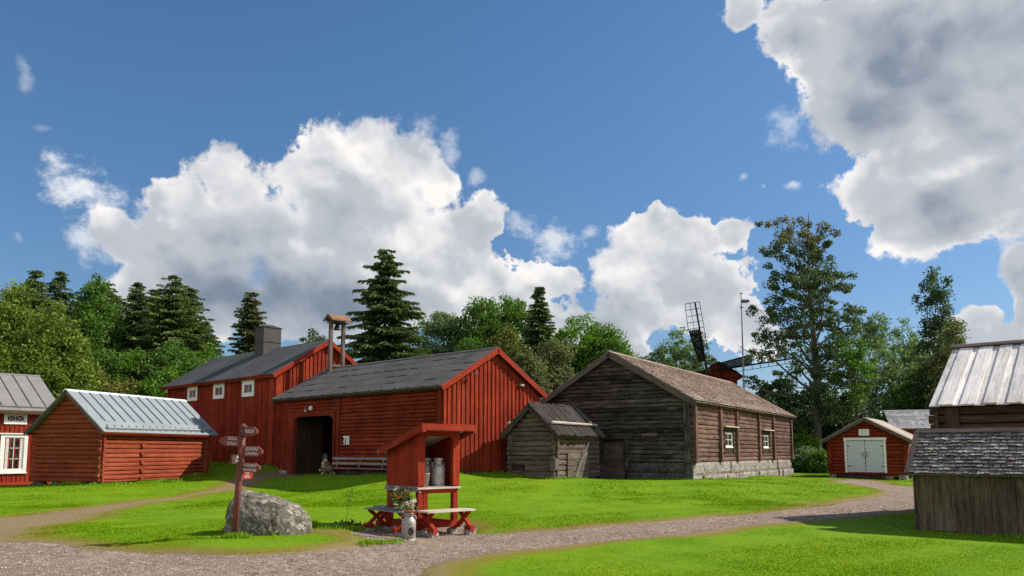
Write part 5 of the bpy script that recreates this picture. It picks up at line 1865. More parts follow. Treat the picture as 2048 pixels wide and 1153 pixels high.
# ================================================================== windmill
wmx = at(1432, 745, 75).x
hub = at(1414, 744, 72.6)
wm = empty('windmill', (wmx, 75, tz(wmx, 75)), R(-8), 'dark lattice-sailed windmill with red boarded body behind the gray barn', 'windmill')
zb = -tz(wmx, 75)
mb = MB()
HB = at(1432, 758, 75).z + zb
a0, a1 = 2.6, 1.75
for s in range(4):
    rot = Matrix.Rotation(s * math.pi / 2, 3, 'Z')
    F = Frame(rot @ Vector((-a1, -a1, 0)), rot @ X3, Z3, rot @ -Y3)
    n = 12
    for k in range(n): mb.fbox(F, k * 2 * a1 / n, (k + 1) * 2 * a1 / n - .012, -.2, HB, -.05, .0 + .02 * (k % 2), 1)
mb.build('body', M['red'], wm)
mb = MB()
for k in range(14):                                           # curved cap roof, ridge along the sail shaft
    for s in (1, -1):
        pass
prof = [(-2.3, HB - .05), (-2.05, HB + .12), (-1.5, HB + .55), (-.9, HB + .85), (-.45, HB + 1.22), (0, HB + 1.42), (.45, HB + 1.22), (.9, HB + .85), (1.5, HB + .55), (2.05, HB + .12), (2.3, HB - .05)]
for k in range(len(prof) - 1):
    (xa, za), (xb, zb_) = prof[k], prof[k + 1]
    for q in range(8):
        ya, yb = -2.2 + q * .55, -2.2 + (q + 1) * .55 + .03
        lift = .012 * (q % 2)
        mb.hexa([(xa, ya, za + lift), (xb, ya, zb_ + lift), (xa, yb, za + lift), (xb, yb, zb_ + lift), (xa, ya, za + .06 + lift), (xb, ya, zb_ + .06 + lift), (xa, yb, za + .06 + lift), (xb, yb, zb_ + .06 + lift)], 1)
mb.build('cap_roof', M['pole_wood'], wm)
for (y, th) in ((-1.98, .05), (1.93, .05)):
    mb = MB()
    for k in range(len(prof) - 1):
        (xa, za), (xb, zb_) = prof[k], prof[k + 1]
        mb.hexa([(x, yy, z) for yy in (y, y + th) for (x, z) in ((xa, HB - .06), (xb, HB - .06), (xa, max(za - .02, HB - .055)), (xb, max(zb_ - .02, HB - .055)))], 1)
    mb.build('gable_end', M['red_log'], wm)
hubl = wm.matrix_basis
HM = Matrix.Translation((wmx, 75, tz(wmx, 75))) @ Matrix.Rotation(R(-8), 4, 'Z')
hl = HM.inverted() @ hub
mb = MB(); mb.tube([(hl.x, hl.y - .3, hl.z), (hl.x * .2, 1.0, hl.z + .15)], [.22, .2], 10); mb.lathe((hl.x, hl.y, hl.z), [(.001, -.3), (.3, -.25), (.32, .2), (.001, .3)], 12); mb.build('shaft', M['dark_wood'], wm)
ux, vx = Vector((math.cos(R(8.2)), 0, math.sin(R(8.2)))), Vector((-math.sin(R(8.2)), 0, math.cos(R(8.2))))
for q in range(4):
    a = [(vx, -ux), (ux, vx), (-vx, ux), (-ux, -vx)][q]         # blade axis, then its wide side
    SF = Frame(Vector((hl.x, hl.y - .12, hl.z)), a[1], a[0], Vector((0, -1, 0)))
    ln = 6.75 if q in (0, 2) else 7.9
    sail = MB()
    sail.fbox(SF, -.07, .07, .2, ln, -.07, .07, 1)
    # frame: wide side to +u (leading), narrow side to -u
    w0, w1, nw = .62, 1.05, -.42
    lo = 1.15
    edge = lambda v: w0 + (w1 - w0) * min(1, max(0, (v - lo) / (ln * .62 - lo))) - .10 * max(0, (v - ln * .7) / (ln * .3))
    segs = 9
    for k in range(segs):
        v0, v1 = lo + (ln - lo) * k / segs, lo + (ln - lo) * (k + 1) / segs
        e0, e1 = edge(v0), edge(v1)
        sail.beam(SF.p(e0, v0, .0), SF.p(e1, v1, .0), .05, .05, (0, 1, 0)); sail.beam(SF.p(nw, v0, 0), SF.p(nw, v1, 0), .05, .05, (0, 1, 0))
        if k: sail.beam(SF.p(nw, v0, .02), SF.p(e0, v0, .02), .05, .045, (0, 1, 0))
    sail.beam(SF.p(nw, ln, .02), SF.p(edge(ln), ln, .02), .05, .05, (0, 1, 0))
    half = lambda v: edge(v) * .5
    sail.beam(SF.p(half(lo + 2.8), lo + 2.8, .03), SF.p(half(ln), ln + .08, .03), .04, .04, (0, 1, 0))
    so_ = sail.build('sail_lattice', M['sail_wood'], wm)
    pn = MB()                                                   # boarded inner panel
    for k in range(5):
        f0, f1 = k / 5, (k + 1) / 5
        pn.hexa([SF.p(.08 + (edge(v) - .1) * f, v, n_) for n_ in (-.03, -.008 + .006 * (k % 2)) for v in (lo - .15, lo + 3.0) for f in (f0, f1 - .015)], 1)
    pn.build('sail_board', M['sail_wood'], so_)

# ================================================================== weather vane pole
vx_, vz0 = at(1482, 590, 62).x, at(1482, 588, 62).z
wv = empty('weather_vane', (vx_, 62, tz(vx_, 62)), 0, 'tall thin pole topped by a pennant-shaped weather vane behind the gray barn', 'weather vane')
h = vz0 - tz(vx_, 62)
mb = MB(); mb.tube([(0, 0, 0), (0, 0, h * .7), (0, 0, h)], [.075, .06, .03], 8); mb.build('pole', M['bench_gray'], wv)
mb = MB()
zf = h - .75
pts = [(.03, .0, zf - .02), (.45, 0, zf - .02), (.72, 0, zf + .12), (.58, 0, zf + .26), (.03, 0, zf + .26)]
mb.poly([(x, -.012, z) for x, y, z in pts]); mb.poly([(x, .012, z) for x, y, z in reversed(pts)])
for k in range(5):
    a_, b_ = pts[k], pts[(k + 1) % 5]; mb.poly([(b_[0], -.012, b_[2]), (a_[0], -.012, a_[2]), (a_[0], .012, a_[2]), (b_[0], .012, b_[2])])
vn = mb.build('pennant', M['black'], wv)
text(vn, '1797', .24, face_matrix((.30, -.0135, zf + .12), (1, 0, 0), (0, 0, 1)), 'steel', sx=.85)
mb = MB(); mb.lathe((0, 0, h - 1.15), [(.001, -.10), (.08, -.04), (.08, .04), (.001, .10)], 10); mb.tube([(-.2, 0, h - 1.1), (.2, 0, h - 1.1)], [.022, .022], 6)
mb.tube([(-.12, 0, h + .02), (.0, 0, h + .0), (.18, 0, h + .06)], [.03, .04, .02], 6); mb.tube([(0, 0, h - .1), (0, 0, h + .15)], [.03, .02], 6)
mb.build('finial', M['black'], wv)
# ================================================================== trees
def leaf_cloud(P, size, g, up=.35, aspect=.62):
    n = len(P)
    nrm = g.normal(0, 1, (n, 3)); nrm[:, 2] += up
    nrm /= np.linalg.norm(nrm, axis=1)[:, None] + 1e-9
    a = np.cross(nrm, g.normal(0, 1, (n, 3))); a /= np.linalg.norm(a, axis=1)[:, None] + 1e-9
    b = np.cross(nrm, a)
    s = (size * g.uniform(.65, 1.4, n))[:, None]
    return np.stack([P - a * s * .5, P + b * s * aspect * .5, P + a * s * .5, P - b * s * aspect * .5], 1).reshape(-1, 3)


def interp_prof(prof, h):
    hs = [p[0] for p in prof]; rs = [p[1] for p in prof]
    return np.interp(h, hs, rs)


def limb(mb, p0, p1, r0, r1, g, sag=.0, n=4):
    p0, p1 = Vector(p0), Vector(p1)
    L_ = (p1 - p0).length
    pts, rr = [], []
    for k in range(n + 1):
        f = k / n
        q = p0.lerp(p1, f) + Vector(g.normal(0, .03, 3)) * L_ * (1 if 0 < k < n else 0) + Vector((0, 0, sag * L_ * math.sin(math.pi * f)))
        pts.append(q); rr.append(r0 + (r1 - r0) * f)
    mb.tube(pts, rr, 5, cap=False)


def broadleaf(name, label, cat, loc, H, prof, leaf, bark, seed, nc=240, per=95, cs=.75, ls=.16, r0=.18, droop=0.0, group=None, h0=None, lean=(0, 0), holes=.25, limbs=30, cuts=None, top_mat=None, squash=(1, 1), inner=.45, lump=.3):
    """tapered trunk, limbs, and a crown of many leaf faces clustered at the limb ends; prof = [(height share, radius)]"""
    g = np.random.default_rng(seed)
    root = empty(name, loc, 0, label, cat, group)
    if name != 'bush': nc, ls, cs = int(nc * 1.45), ls * 1.35, cs * 1.12
    h0 = prof[0][0] if h0 is None else h0
    hh = np.linspace(h0, 1, 60)
    wgt = interp_prof(prof, hh) ** 1.5 + .02
    cum = np.cumsum(wgt) / wgt.sum()
    C = []
    ph = g.uniform(0, 6.28, 8)
    for k in range(nc * 3):
        if len(C) >= nc: break
        h = np.interp(g.random(), cum, hh)
        th = g.uniform(0, 6.28)
        lumpf = 1 + lump * (np.sin(3 * th + ph[0] + h * 9) * .5 + np.sin(5 * th + ph[1] - h * 17) * .35 + np.sin(2 * th + ph[2] + h * 30) * .35)
        r = interp_prof(prof, h) * lumpf * (inner + (1 - inner) * g.random() ** .5) if g.random() < .78 else interp_prof(prof, h) * g.random() * .6
        # gaps: skip clusters in some lumps of the crown
        if np.sin(4 * th + ph[3] + h * 21) * np.sin(2.3 * th + ph[4] - h * 13) > 1 - holes * 1.3: continue
        C.append((math.cos(th) * r * squash[0] + lean[0] * h * H, math.sin(th) * r * squash[1] + lean[1] * h * H, h * H))
    C = np.array(C); m = len(C)
    csz = cs * g.uniform(.55, 1.3, m)
    n = m * per
    ci = np.repeat(np.arange(m), per)
    d = g.normal(0, 1, (n, 3)); d /= np.linalg.norm(d, axis=1)[:, None]
    d *= (g.random(n) ** .45)[:, None]
    P = C[ci] + d * csz[ci][:, None] * np.array((1, 1, .72))
    if droop: P[:, 2] -= droop * (g.random(n) ** 2) * csz[ci] * 1.6
    crnd = g.random(m)
    rnd_ = np.clip(crnd[ci] * .45 + g.random(n) * .45 + .10 * d[:, 2], 0, 1)
    V = leaf_cloud(P, ls, g)
    if top_mat is not None:
        tm, th_ = top_mat
        sel = (P[:, 2] > th_ * H + g.normal(0, .05 * H, n))
        V4 = V.reshape(-1, 4, 3)
        np_mesh('crown', V4[~sel].reshape(-1, 3), 4, M[leaf], root, rnd=rnd_[~sel])
        np_mesh('upper_crown', V4[sel].reshape(-1, 3), 4, M[tm], root, rnd=rnd_[sel])
    else:
        np_mesh('crown', V, 4, M[leaf], root, rnd=rnd_)
    mb = MB()
    k = 7
    pts = [Vector((lean[0] * H * f + math.sin(f * 7 + seed) * .012 * H * f, lean[1] * H * f + math.cos(f * 5 + seed) * .01 * H * f, H * f * .96)) for f in [q / k for q in range(k + 1)]]
    pts[0].z = -.3
    mb.tube(pts, [r0 * (1.25 if q == 0 else 1) * (1 - .93 * q / k) for q in range(k + 1)], 9, cap=False)
    order = g.permutation(m)[:limbs]
    for i in order:
        c = C[i]
        f = max(.08, min(.93, c[2] / H * (.62 + .2 * g.random())))
        q = f * k; j = int(q); s = pts[j].lerp(pts[min(j + 1, k)], q - j)
        limb(mb, s, c, r0 * (1 - .93 * f) * .55, .012, g, .05)
    mb.build('trunk', M[bark], root)
    return root


def spruce(name, label, loc, H, Rb, seed, mat='needle', h0=.08, levels=34, per=8, group=None, power=.85, top=None, droop=.30, gaps=.1, mat2=None, dens=1.0, ls=.52, tier=2.2):
    """straight trunk with whorls of drooping branches that carry hanging needle sprays"""
    g = np.random.default_rng(seed)
    root = empty(name, loc, 0, label, 'spruce tree', group)
    P, A, S, RN, BR = [], [], [], [], MB()
    side = []
    for lv in range(levels + 8):
        f = h0 + (1 - h0) * (lv + g.uniform(-.3, .3)) / (levels + 8)
        f = min(max(f, h0), .985)
        z = f * H
        Rl = Rb * (1 - (f - h0) / (1 - h0)) ** power + .22
        if f < h0 + .12: Rl *= .75 + (f - h0) * 2
        n = per + 3 if f < .85 else per
        a0 = g.uniform(0, 6.28)
        for b in range(n):
            if g.random() < gaps: continue
            a = a0 + 2 * math.pi * b / n + g.uniform(-.3, .3)
            f_ = min(.985, max(h0, f + g.normal(0, .55) * tier * (1 - h0) / levels))
            z = f_ * H
            ln = (Rb * (1 - (f_ - h0) / (1 - h0)) ** power + .2) * g.uniform(.55, 1.15) * (1 if f_ > h0 + .12 else .75 + (f_ - h0) * 2)
            dr = droop * (1.15 - f) + g.uniform(-.05, .08)
            dirx, diry = math.cos(a), math.sin(a)
            tip = (dirx * ln, diry * ln, z - dr * ln + .12 * ln * .5)
            if lv % 2 == 0 and ln > .6: BR.tube([(0, 0, z), (dirx * ln * .5, diry * ln * .5, z - dr * ln * .75), (dirx * ln * .95, diry * ln * .95, z - dr * ln * .82)], [.035, .025, .008], 4, cap=False)
            m = max(4, int(ln / .125 * dens))
            for q in range(m):
                t = (q + g.random()) / m
                zz = z - dr * ln * (1.6 * t - .75 * t * t)
                c = np.array((dirx * ln * t, diry * ln * t, zz))
                wd = .34 * ln * (1 - t) + .16
                for w in range(4):
                    lat = g.uniform(-1, 1) * wd
                    p = c + np.array((-diry * lat, dirx * lat, -abs(lat) * .22))
                    ang = a + (lat / max(wd, .01)) * .7
                    A.append((math.cos(ang) * .9, math.sin(ang) * .9, -.32 + g.normal(0, .22)))
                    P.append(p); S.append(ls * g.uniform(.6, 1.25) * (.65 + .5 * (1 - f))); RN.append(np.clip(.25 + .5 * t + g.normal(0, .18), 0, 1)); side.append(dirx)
    P = np.array(P); A = np.array(A); S = np.array(S)[:, None]; RN = np.array(RN)
    A /= np.linalg.norm(A, axis=1)[:, None]
    n = len(P)
    Bv = np.cross(A, g.normal(0, 1, (n, 3))); Bv /= np.linalg.norm(Bv, axis=1)[:, None] + 1e-9
    tw = S * .16
    V = np.stack([P - A * S * .4, P + Bv * tw, P + A * S * .6, P - Bv * tw], 1)
    V2 = np.stack([P - A * S * .3 + (0, 0, .02), P + np.cross(A, Bv) * tw, P + A * S * .5 - (0, 0, .12), P - np.cross(A, Bv) * tw], 1)
    if mat2:
        sd_ = np.array(side) + g.normal(0, .35, n) > .15
        np_mesh('crown', np.concatenate([V[~sd_], V2[~sd_]]).reshape(-1, 3), 4, M[mat], root, rnd=np.concatenate([RN[~sd_], RN[~sd_]]))
        np_mesh('browning_side', np.concatenate([V[sd_], V2[sd_]]).reshape(-1, 3), 4, M[mat2], root, rnd=np.concatenate([RN[sd_], RN[sd_]]))
    else:
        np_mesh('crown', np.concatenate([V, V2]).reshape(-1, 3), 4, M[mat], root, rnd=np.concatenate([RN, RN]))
    mb = MB()
    mb.tube([(0, 0, -.3), (0, 0, H * .5), (0, 0, H * .985)], [.022 * H * .5 + .08, .013 * H * .5 + .04, .01], 8, cap=False)
    tr = mb.build('trunk', M['bark'], root)
    if BR.v: BR.build('branches', M['bark'], root)
    return root


def place(px, top_py, y):
    """foot and height of a tree whose tip shows at a photo pixel"""
    p = at(px, top_py, y)
    z = tz(p.x, y)
    return (p.x, y, z), p.z - z


def rad(px_w, y): return px_w / 2 / F_PX * y

GL, GC, GR_ = 'trees behind the left houses', 'trees behind the two barns', 'trees on the right behind the garage'
# ---- left wood
loc, H = place(30, 560, 62)
broadleaf('birch_tree', 'big yellow-green birch at the far left edge behind the cottage', 'birch tree', loc, H, [(.0, 2.4), (.15, 4.6), (.4, 4.4), (.7, 2.6), (.9, 1.2), (1, .3)], 'leaf_birch', 'bark_birch', 21, 420, 110, .85, .19, .2, .5, GL, .03, holes=.05, lump=.15)
loc, H = place(110, 590, 58)
broadleaf('birch_tree', 'broad yellow-green birch with a pointed crown behind the storehouse roof', 'birch tree', loc, H, [(.0, 2.6), (.15, 4.2), (.4, 3.7), (.65, 2.6), (.85, 1.2), (1, .25)], 'leaf_birch', 'bark_birch', 22, 420, 110, .8, .18, .2, .5, GL, .03, holes=.05, lump=.15)
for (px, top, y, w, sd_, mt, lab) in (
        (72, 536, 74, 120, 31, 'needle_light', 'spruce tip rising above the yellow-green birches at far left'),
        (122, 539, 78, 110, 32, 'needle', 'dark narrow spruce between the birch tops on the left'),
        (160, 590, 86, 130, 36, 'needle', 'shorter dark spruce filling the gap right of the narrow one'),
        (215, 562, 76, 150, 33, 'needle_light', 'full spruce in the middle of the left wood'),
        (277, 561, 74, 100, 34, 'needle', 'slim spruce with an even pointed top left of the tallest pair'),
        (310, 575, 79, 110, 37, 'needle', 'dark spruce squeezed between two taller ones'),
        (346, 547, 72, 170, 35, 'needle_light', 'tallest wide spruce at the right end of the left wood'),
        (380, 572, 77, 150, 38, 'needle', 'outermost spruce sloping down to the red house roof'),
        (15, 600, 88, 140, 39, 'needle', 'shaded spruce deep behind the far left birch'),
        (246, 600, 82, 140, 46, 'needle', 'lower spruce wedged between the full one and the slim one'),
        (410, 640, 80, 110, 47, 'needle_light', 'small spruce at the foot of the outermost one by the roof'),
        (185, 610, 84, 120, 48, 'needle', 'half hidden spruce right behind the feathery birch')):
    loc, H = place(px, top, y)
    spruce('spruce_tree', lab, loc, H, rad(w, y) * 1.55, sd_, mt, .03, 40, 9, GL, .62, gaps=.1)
loc, H = place(192, 550, 70)
broadleaf('birch_tree', 'tall feathery-topped birch among the left spruces', 'birch tree', loc, H, [(.25, 1.2), (.5, 2.6), (.75, 2.1), (.9, 1.2), (1, .4)], 'leaf_green', 'bark_birch', 41, 220, 90, .7, .17, .17, .5, GL)
for (px, top, y, w, sd_, mt, lab) in (
        (205, 700, 66, 150, 51, 'leaf_green', 'green alder thicket left of the storehouse ridge end'),
        (285, 700, 68, 170, 52, 'leaf_bright', 'wide bright green alder below the slim spruce'),
        (345, 690, 67, 130, 53, 'leaf_green', 'rounded green alder below the tallest spruce'),
        (405, 692, 70, 120, 54, 'leaf_bright', 'sunlit alder touching the red house roof'),
        (325, 745, 62, 95, 55, 'leaf_bright', 'low bright young birch beside the red house wall'),
        (245, 765, 60, 120, 56, 'leaf_olive', 'low olive bush above the storehouse ridge'),
        (160, 730, 62, 120, 57, 'leaf_olive', 'olive young tree above the gable of the storehouse')):
    loc, H = place(px, top, y)
    r = rad(w, y)
    broadleaf('alder_tree', lab, 'alder tree', loc, H, [(.0, r * .8), (.3, r * 1.05), (.6, r), (.85, r * .65), (1, r * .2)], mt, 'bark', sd_, 230, 95, .75, .17, .13, .1, GL, .02, holes=.1)
# ---- behind the red house and barn
loc, H = place(503, 582, 74)
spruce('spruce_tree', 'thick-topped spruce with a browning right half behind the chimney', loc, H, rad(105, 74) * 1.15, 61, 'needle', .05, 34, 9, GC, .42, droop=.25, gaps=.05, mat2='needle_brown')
loc, H = place(628, 655, 78)
broadleaf('rowan_tree', 'small round tree peeking over the red house ridge', 'rowan tree', loc, H, [(.3, .8), (.6, 1.6), (.85, 1.5), (1, .5)], 'leaf_aspen', 'bark', 62, 90, 80, .6, .17, .12, 0, GC)
loc, H = place(772, 494, 62)
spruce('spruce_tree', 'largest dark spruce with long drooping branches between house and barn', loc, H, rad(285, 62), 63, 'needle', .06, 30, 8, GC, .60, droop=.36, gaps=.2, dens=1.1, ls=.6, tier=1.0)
for (px, top, y, w, sd_, mt, lab, kw) in (
        (885, 612, 74, 105, 71, 'leaf_cool', 'slender gray-green birch just right of the largest spruce', dict(droop=.3)),
        (965, 600, 72, 110, 72, 'leaf_green', 'green birch above the left part of the red barn roof', dict(droop=.2)),
        (1020, 592, 74, 110, 73, 'leaf_bright', 'tall bright birch behind the red barn gable peak', dict(droop=.2)),
        (1155, 635, 78, 130, 74, 'leaf_bright', 'bright green maple left of the gray barn peak', {}),
        (1200, 655, 76, 110, 75, 'leaf_bright', 'rounded bright maple sloping down behind the gray barn peak', {}),
        (1235, 690, 74, 60, 76, 'leaf_green', 'low green bush at the right end of the maples', {})):
    loc, H = place(px, top, y)
    r = rad(w, y) * 1.05
    broadleaf('birch_tree' if 'birch' in lab else 'maple_tree', lab, 'birch tree' if 'birch' in lab else 'maple tree', loc, H, [(.12, r * .8), (.35, r * 1.1), (.6, r * 1.12), (.8, r * .95), (.93, r * .6), (1, r * .2)], mt, 'bark_birch', sd_, 300, 95, .78, .18, .15, group=GC, holes=.12, **kw)
loc, H = place(1078, 570, 70)
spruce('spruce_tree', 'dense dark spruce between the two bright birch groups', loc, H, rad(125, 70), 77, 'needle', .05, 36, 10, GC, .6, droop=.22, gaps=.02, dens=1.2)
for (px, top, y, w, sd_, mt, lab) in (
        (1010, 655, 62, 110, 81, 'leaf_olive', 'olive willow behind the right slope of the red barn'),
        (1055, 700, 60, 90, 82, 'leaf_gray', 'gray-green willow over the lower right slope of the red barn'),
        (1108, 668, 62, 90, 83, 'leaf_gray', 'tall narrow gray-green willow in the gap between the barns'),
        (940, 680, 66, 120, 84, 'leaf_green', 'shaded green tree low behind the red barn ridge')):
    loc, H = place(px, top, y)
    r = rad(w, y)
    broadleaf('willow_tree', lab, 'willow tree', loc, H, [(.02, r * .8), (.3, r * 1.05), (.6, r), (.85, r * .6), (1, r * .2)], mt, 'bark', sd_, 260, 95, .62, .15, .14, .3, GC, .02, holes=.06, lump=.15)
# ---- behind the gray barn
loc, H = place(1345, 650, 84)
broadleaf('ash_tree', 'open-crowned dark tree behind the windmill', 'ash tree', loc, H, [(.25, 1.4), (.5, 2.6), (.75, 2.7), (.9, 1.7), (1, .5)], 'leaf_cool', 'bark', 91, 150, 70, .6, .18, .15, 0, 'trees behind the gray barn', holes=.35)
loc, H = place(1395, 668, 86)
broadleaf('ash_tree', 'lower dark tree right beside the windmill sail', 'ash tree', loc, H, [(.25, 1.2), (.5, 2.2), (.75, 2.2), (.9, 1.3), (1, .4)], 'leaf_aspen', 'bark', 92, 110, 70, .6, .18, .15, 0, 'trees behind the gray barn', holes=.3)
loc, H = place(1290, 712, 90)
broadleaf('ash_tree', 'small dark treetop over the gray barn ridge', 'ash tree', loc, H, [(.25, 1.0), (.6, 1.8), (.85, 1.4), (1, .4)], 'leaf_aspen', 'bark', 93, 70, 70, .6, .18, .15, 0, 'trees behind the gray barn', holes=.2)
# ---- the tall aspen: explicit limbs so that the sky shows between them
def aspen():
    g = np.random.default_rng(101)
    y = 63.0
    base = at(1634, 925, y); tipp = at(1618, 412, y)
    zb = tz(base.x, y)
    root = empty('aspen_tree', (base.x, y, zb), 0, 'tallest open-crowned aspen with a bare leaning trunk between the gray barn and the garage', 'aspen tree', GR_)
    H = tipp.z - zb
    mb = MB()
    tx = lambda f: (tipp.x - base.x) * f * .9 + .25 * math.sin(f * 6)
    ty = lambda f: .2 * math.sin(f * 5 + 1)
    k = 12
    pts = [Vector((tx(q / k), ty(q / k), H * q / k * .97)) for q in range(k + 1)]; pts[0].z = -.4
    r0 = .36
    mb.tube(pts, [r0 * (1.2 if q == 0 else 1) * (1 - q / k) ** .8 + .02 for q in range(k + 1)], 10, cap=False)
    # crown outline on the right and left side, in photo pixels from the trunk line
    prof_l = [(.22, 95), (.30, 145), (.38, 160), (.46, 140), (.54, 112), (.62, 112), (.70, 100), (.78, 72), (.86, 80), (.93, 82), (1, 35)]
    prof_r = [(.22, 60), (.30, 80), (.38, 92), (.46, 78), (.54, 92), (.62, 90), (.70, 88), (.78, 80), (.84, 38), (.92, 42), (1, 30)]
    s = y / F_PX
    C, SZ = [], []
    for q in range(54):
        f = .17 + .8 * (q + g.random()) / 54
        a = q * 2.399 + g.uniform(-.4, .4)
        cs_, sn_ = math.cos(a), math.sin(a)
        fr = min(1, f + .07)
        rr = (interp_prof(prof_r, fr) if cs_ > 0 else interp_prof(prof_l, fr)) * s * g.uniform(.72, 1.05)
        j = f * k * .92; i = int(j)
        st = pts[i].lerp(pts[min(i + 1, k)], j - i)
        rise = rr * (.55 + .7 * f) * g.uniform(.6, 1.1) - (.9 if f < .35 else 0)
        tip = st + Vector((cs_ * rr, sn_ * rr, rise))
        tip.z = min(tip.z, H * 1.0)
        limb(mb, st, tip, r0 * (1 - f) * .42 + .02, .018, g, .08, 5)
        for w in range(int(4 + 9 * (1 - f))):                  # side twigs with a leaf cluster at the end
            t = g.uniform(.30, 1.0) if w else 1.0
            b = st.lerp(tip, t) + Vector((0, 0, .08 * (tip - st).length * math.sin(math.pi * t)))
            off = Vector(g.normal(0, 1, 3)) * (.35 + .32 * rr * (1 - t * .5)); off.z *= .6
            e = b + off
            if w % 2 == 0: limb(mb, b, e, .022, .008, g, 0, 2)
            C.append(tuple(e)); SZ.append(g.uniform(.35, .75))
    C = np.array(C); SZ = np.array(SZ); m = len(C)
    per = 80
    ci = np.repeat(np.arange(m), per)
    d = g.normal(0, 1, (m * per, 3)); d /= np.linalg.norm(d, axis=1)[:, None]; d *= (g.random(m * per) ** .5)[:, None]
    P = C[ci] + d * SZ[ci][:, None] * np.array((1, 1, .7))
    rnd_ = np.clip(g.random(m)[ci] * .4 + g.random(m * per) * .5 + .12 * d[:, 2], 0, 1)
    V = leaf_cloud(P, .22, g, .2).reshape(-1, 4, 3)
    sel = (P[:, 2] > H * .86 + g.normal(0, 1.0, len(P)))
    np_mesh('crown', V[~sel].reshape(-1, 3), 4, M['leaf_aspen'], root, rnd=rnd_[~sel])
    np_mesh('upper_crown', V[sel].reshape(-1, 3), 4, M['leaf_rust'], root, rnd=rnd_[sel])
    mb.build('trunk', M['bark_aspen'], root)
aspen()

# ---- companions on the right
loc, H = place(1560, 760, 66)
broadleaf('alder_tree', 'dark ragged alder low against the aspen trunk on its left', 'alder tree', loc, H, [(.15, 1.6), (.45, 2.8), (.75, 2.5), (.92, 1.4), (1, .4)], 'leaf_aspen', 'bark', 111, 190, 80, .65, .19, .15, 0, GR_, holes=.35)
loc, H = place(1668, 800, 68)
broadleaf('alder_tree', 'dark ragged alder to the right of the aspen trunk', 'alder tree', loc, H, [(.12, 1.6), (.4, 2.4), (.7, 2.3), (.92, 1.2), (1, .4)], 'leaf_aspen', 'bark', 112, 150, 75, .65, .19, .15, 0, GR_, holes=.45)
loc, H = place(1706, 668, 60)
broadleaf('maple_tree', 'slim light green tree touching the right side of the aspen', 'maple tree', loc, H, [(.45, .6), (.6, 1.3), (.8, 1.5), (.92, 1.0), (1, .3)], 'leaf_green', 'bark', 113, 42, 70, .55, .15, .10, 0, GR_, holes=.4)
for (px, top, y, w, sd_, mt, lab, pr) in (
        (1745, 622, 74, 110, 121, 'leaf_cool', 'upright green birch left of the twin birches behind the garage', .12),
        (1803, 632, 76, 84, 122, 'leaf_cool', 'narrow green birch with a visible dark stem behind the garage roof', .14),
        (1846, 660, 80, 90, 123, 'leaf_cool', 'pale birch partly hidden by the tall weeping birch', .12),
        (1835, 735, 72, 110, 124, 'leaf_green', 'low bushy birch above the garage ridge', .05)):
    loc, H = place(px, top, y)
    r = rad(w, y)
    broadleaf('birch_tree', lab, 'birch tree', loc, H, [(pr, r * .5), (.35, r * .9), (.6, r), (.8, r * .8), (.93, r * .45), (1, r * .12)], mt, 'bark', sd_, 150, 75, .60, .16, .14, .25, GR_, holes=.5)
loc, H = place(1872, 530, 70)
broadleaf('birch_tree', 'tall weeping birch with bare gaps left of the board roof', 'birch tree', loc, H, [(.12, 1.2), (.3, 2.6), (.45, 2.3), (.6, 1.5), (.75, 1.5), (.9, 1.3), (1, .5)], 'leaf_aspen', 'bark', 125, 190, 75, .6, .17, .17, 1.0, GR_, holes=.5, lump=.5)
loc, H = place(1905, 640, 66)
broadleaf('birch_tree', 'gray-green birch against the edge of the board roof', 'birch tree', loc, H, [(.1, 1.4), (.4, 2.2), (.7, 1.9), (.9, 1.0), (1, .3)], 'leaf_gray', 'bark', 126, 150, 80, .6, .17, .13, .7, GR_, holes=.2)
loc, H = place(1960, 760, 80)
broadleaf('birch_tree', 'lower birch mostly hidden behind the board roof', 'birch tree', loc, H, [(.1, 1.8), (.4, 2.6), (.8, 2.0), (1, .3)], 'leaf_green', 'bark', 127, 120, 80, .7, .18, .13, .3, GR_, holes=.1)
# ---- bushes at the end of the gray barn
for (px, top, y, w, sd_, mt, lab) in (
        (1595, 842, 63, 70, 131, 'leaf_bright', 'light green bush at the far corner of the gray barn'),
        (1612, 898, 58, 70, 132, 'leaf_cool', 'rounded gray-green bush in front of the aspen foot'),
        (1642, 905, 56, 55, 133, 'leaf_green', 'low green bush touching the left wall of the garage'),
        (1590, 915, 58, 40, 134, 'leaf_green', 'small bush beside the granite foundation of the gray barn'),
        (1660, 852, 68, 80, 135, 'leaf_cool', 'larger bush behind the left roof edge of the garage')):
    loc, H = place(px, top, y)
    r = rad(w, y)
    broadleaf('bush', lab, 'bush', loc, H, [(.0, r * .85), (.3, r * 1.1), (.6, r), (.85, r * .6), (1, r * .2)], mt, 'bark', sd_, 110, 90, .5, .13, .05, 0, 'bushes between the gray barn and the garage', 0, holes=.05, limbs=12, lump=.2)

# ---- far wood that closes the horizon
def distant_wood():
    g = np.random.default_rng(77)
    n = 900
    x = g.uniform(-130, 150, n); y = g.uniform(118, 150, n)
    h = g.uniform(5.5, 9.5, n) + np.where(x < 20, 2.5, -2.8)
    per = 60
    ci = np.repeat(np.arange(n), per)
    N = n * per
    f = g.random(N) ** .8
    rr = (1 - f * .75) * 2.4 * np.sqrt(g.random(N)); a = g.uniform(0, 6.28, N)
    P = np.stack([x[ci] + rr * np.cos(a), y[ci] + rr * np.sin(a), f * h[ci] - .2], 1)
    V = leaf_cloud(P, .75, g, .3)
    tag(np_mesh('distant_wood', V, 4, M['leaf_green'], rnd=np.clip(g.random(n)[ci] * .5 + g.random(N) * .4, 0, 1)), kind='stuff')
distant_wood()
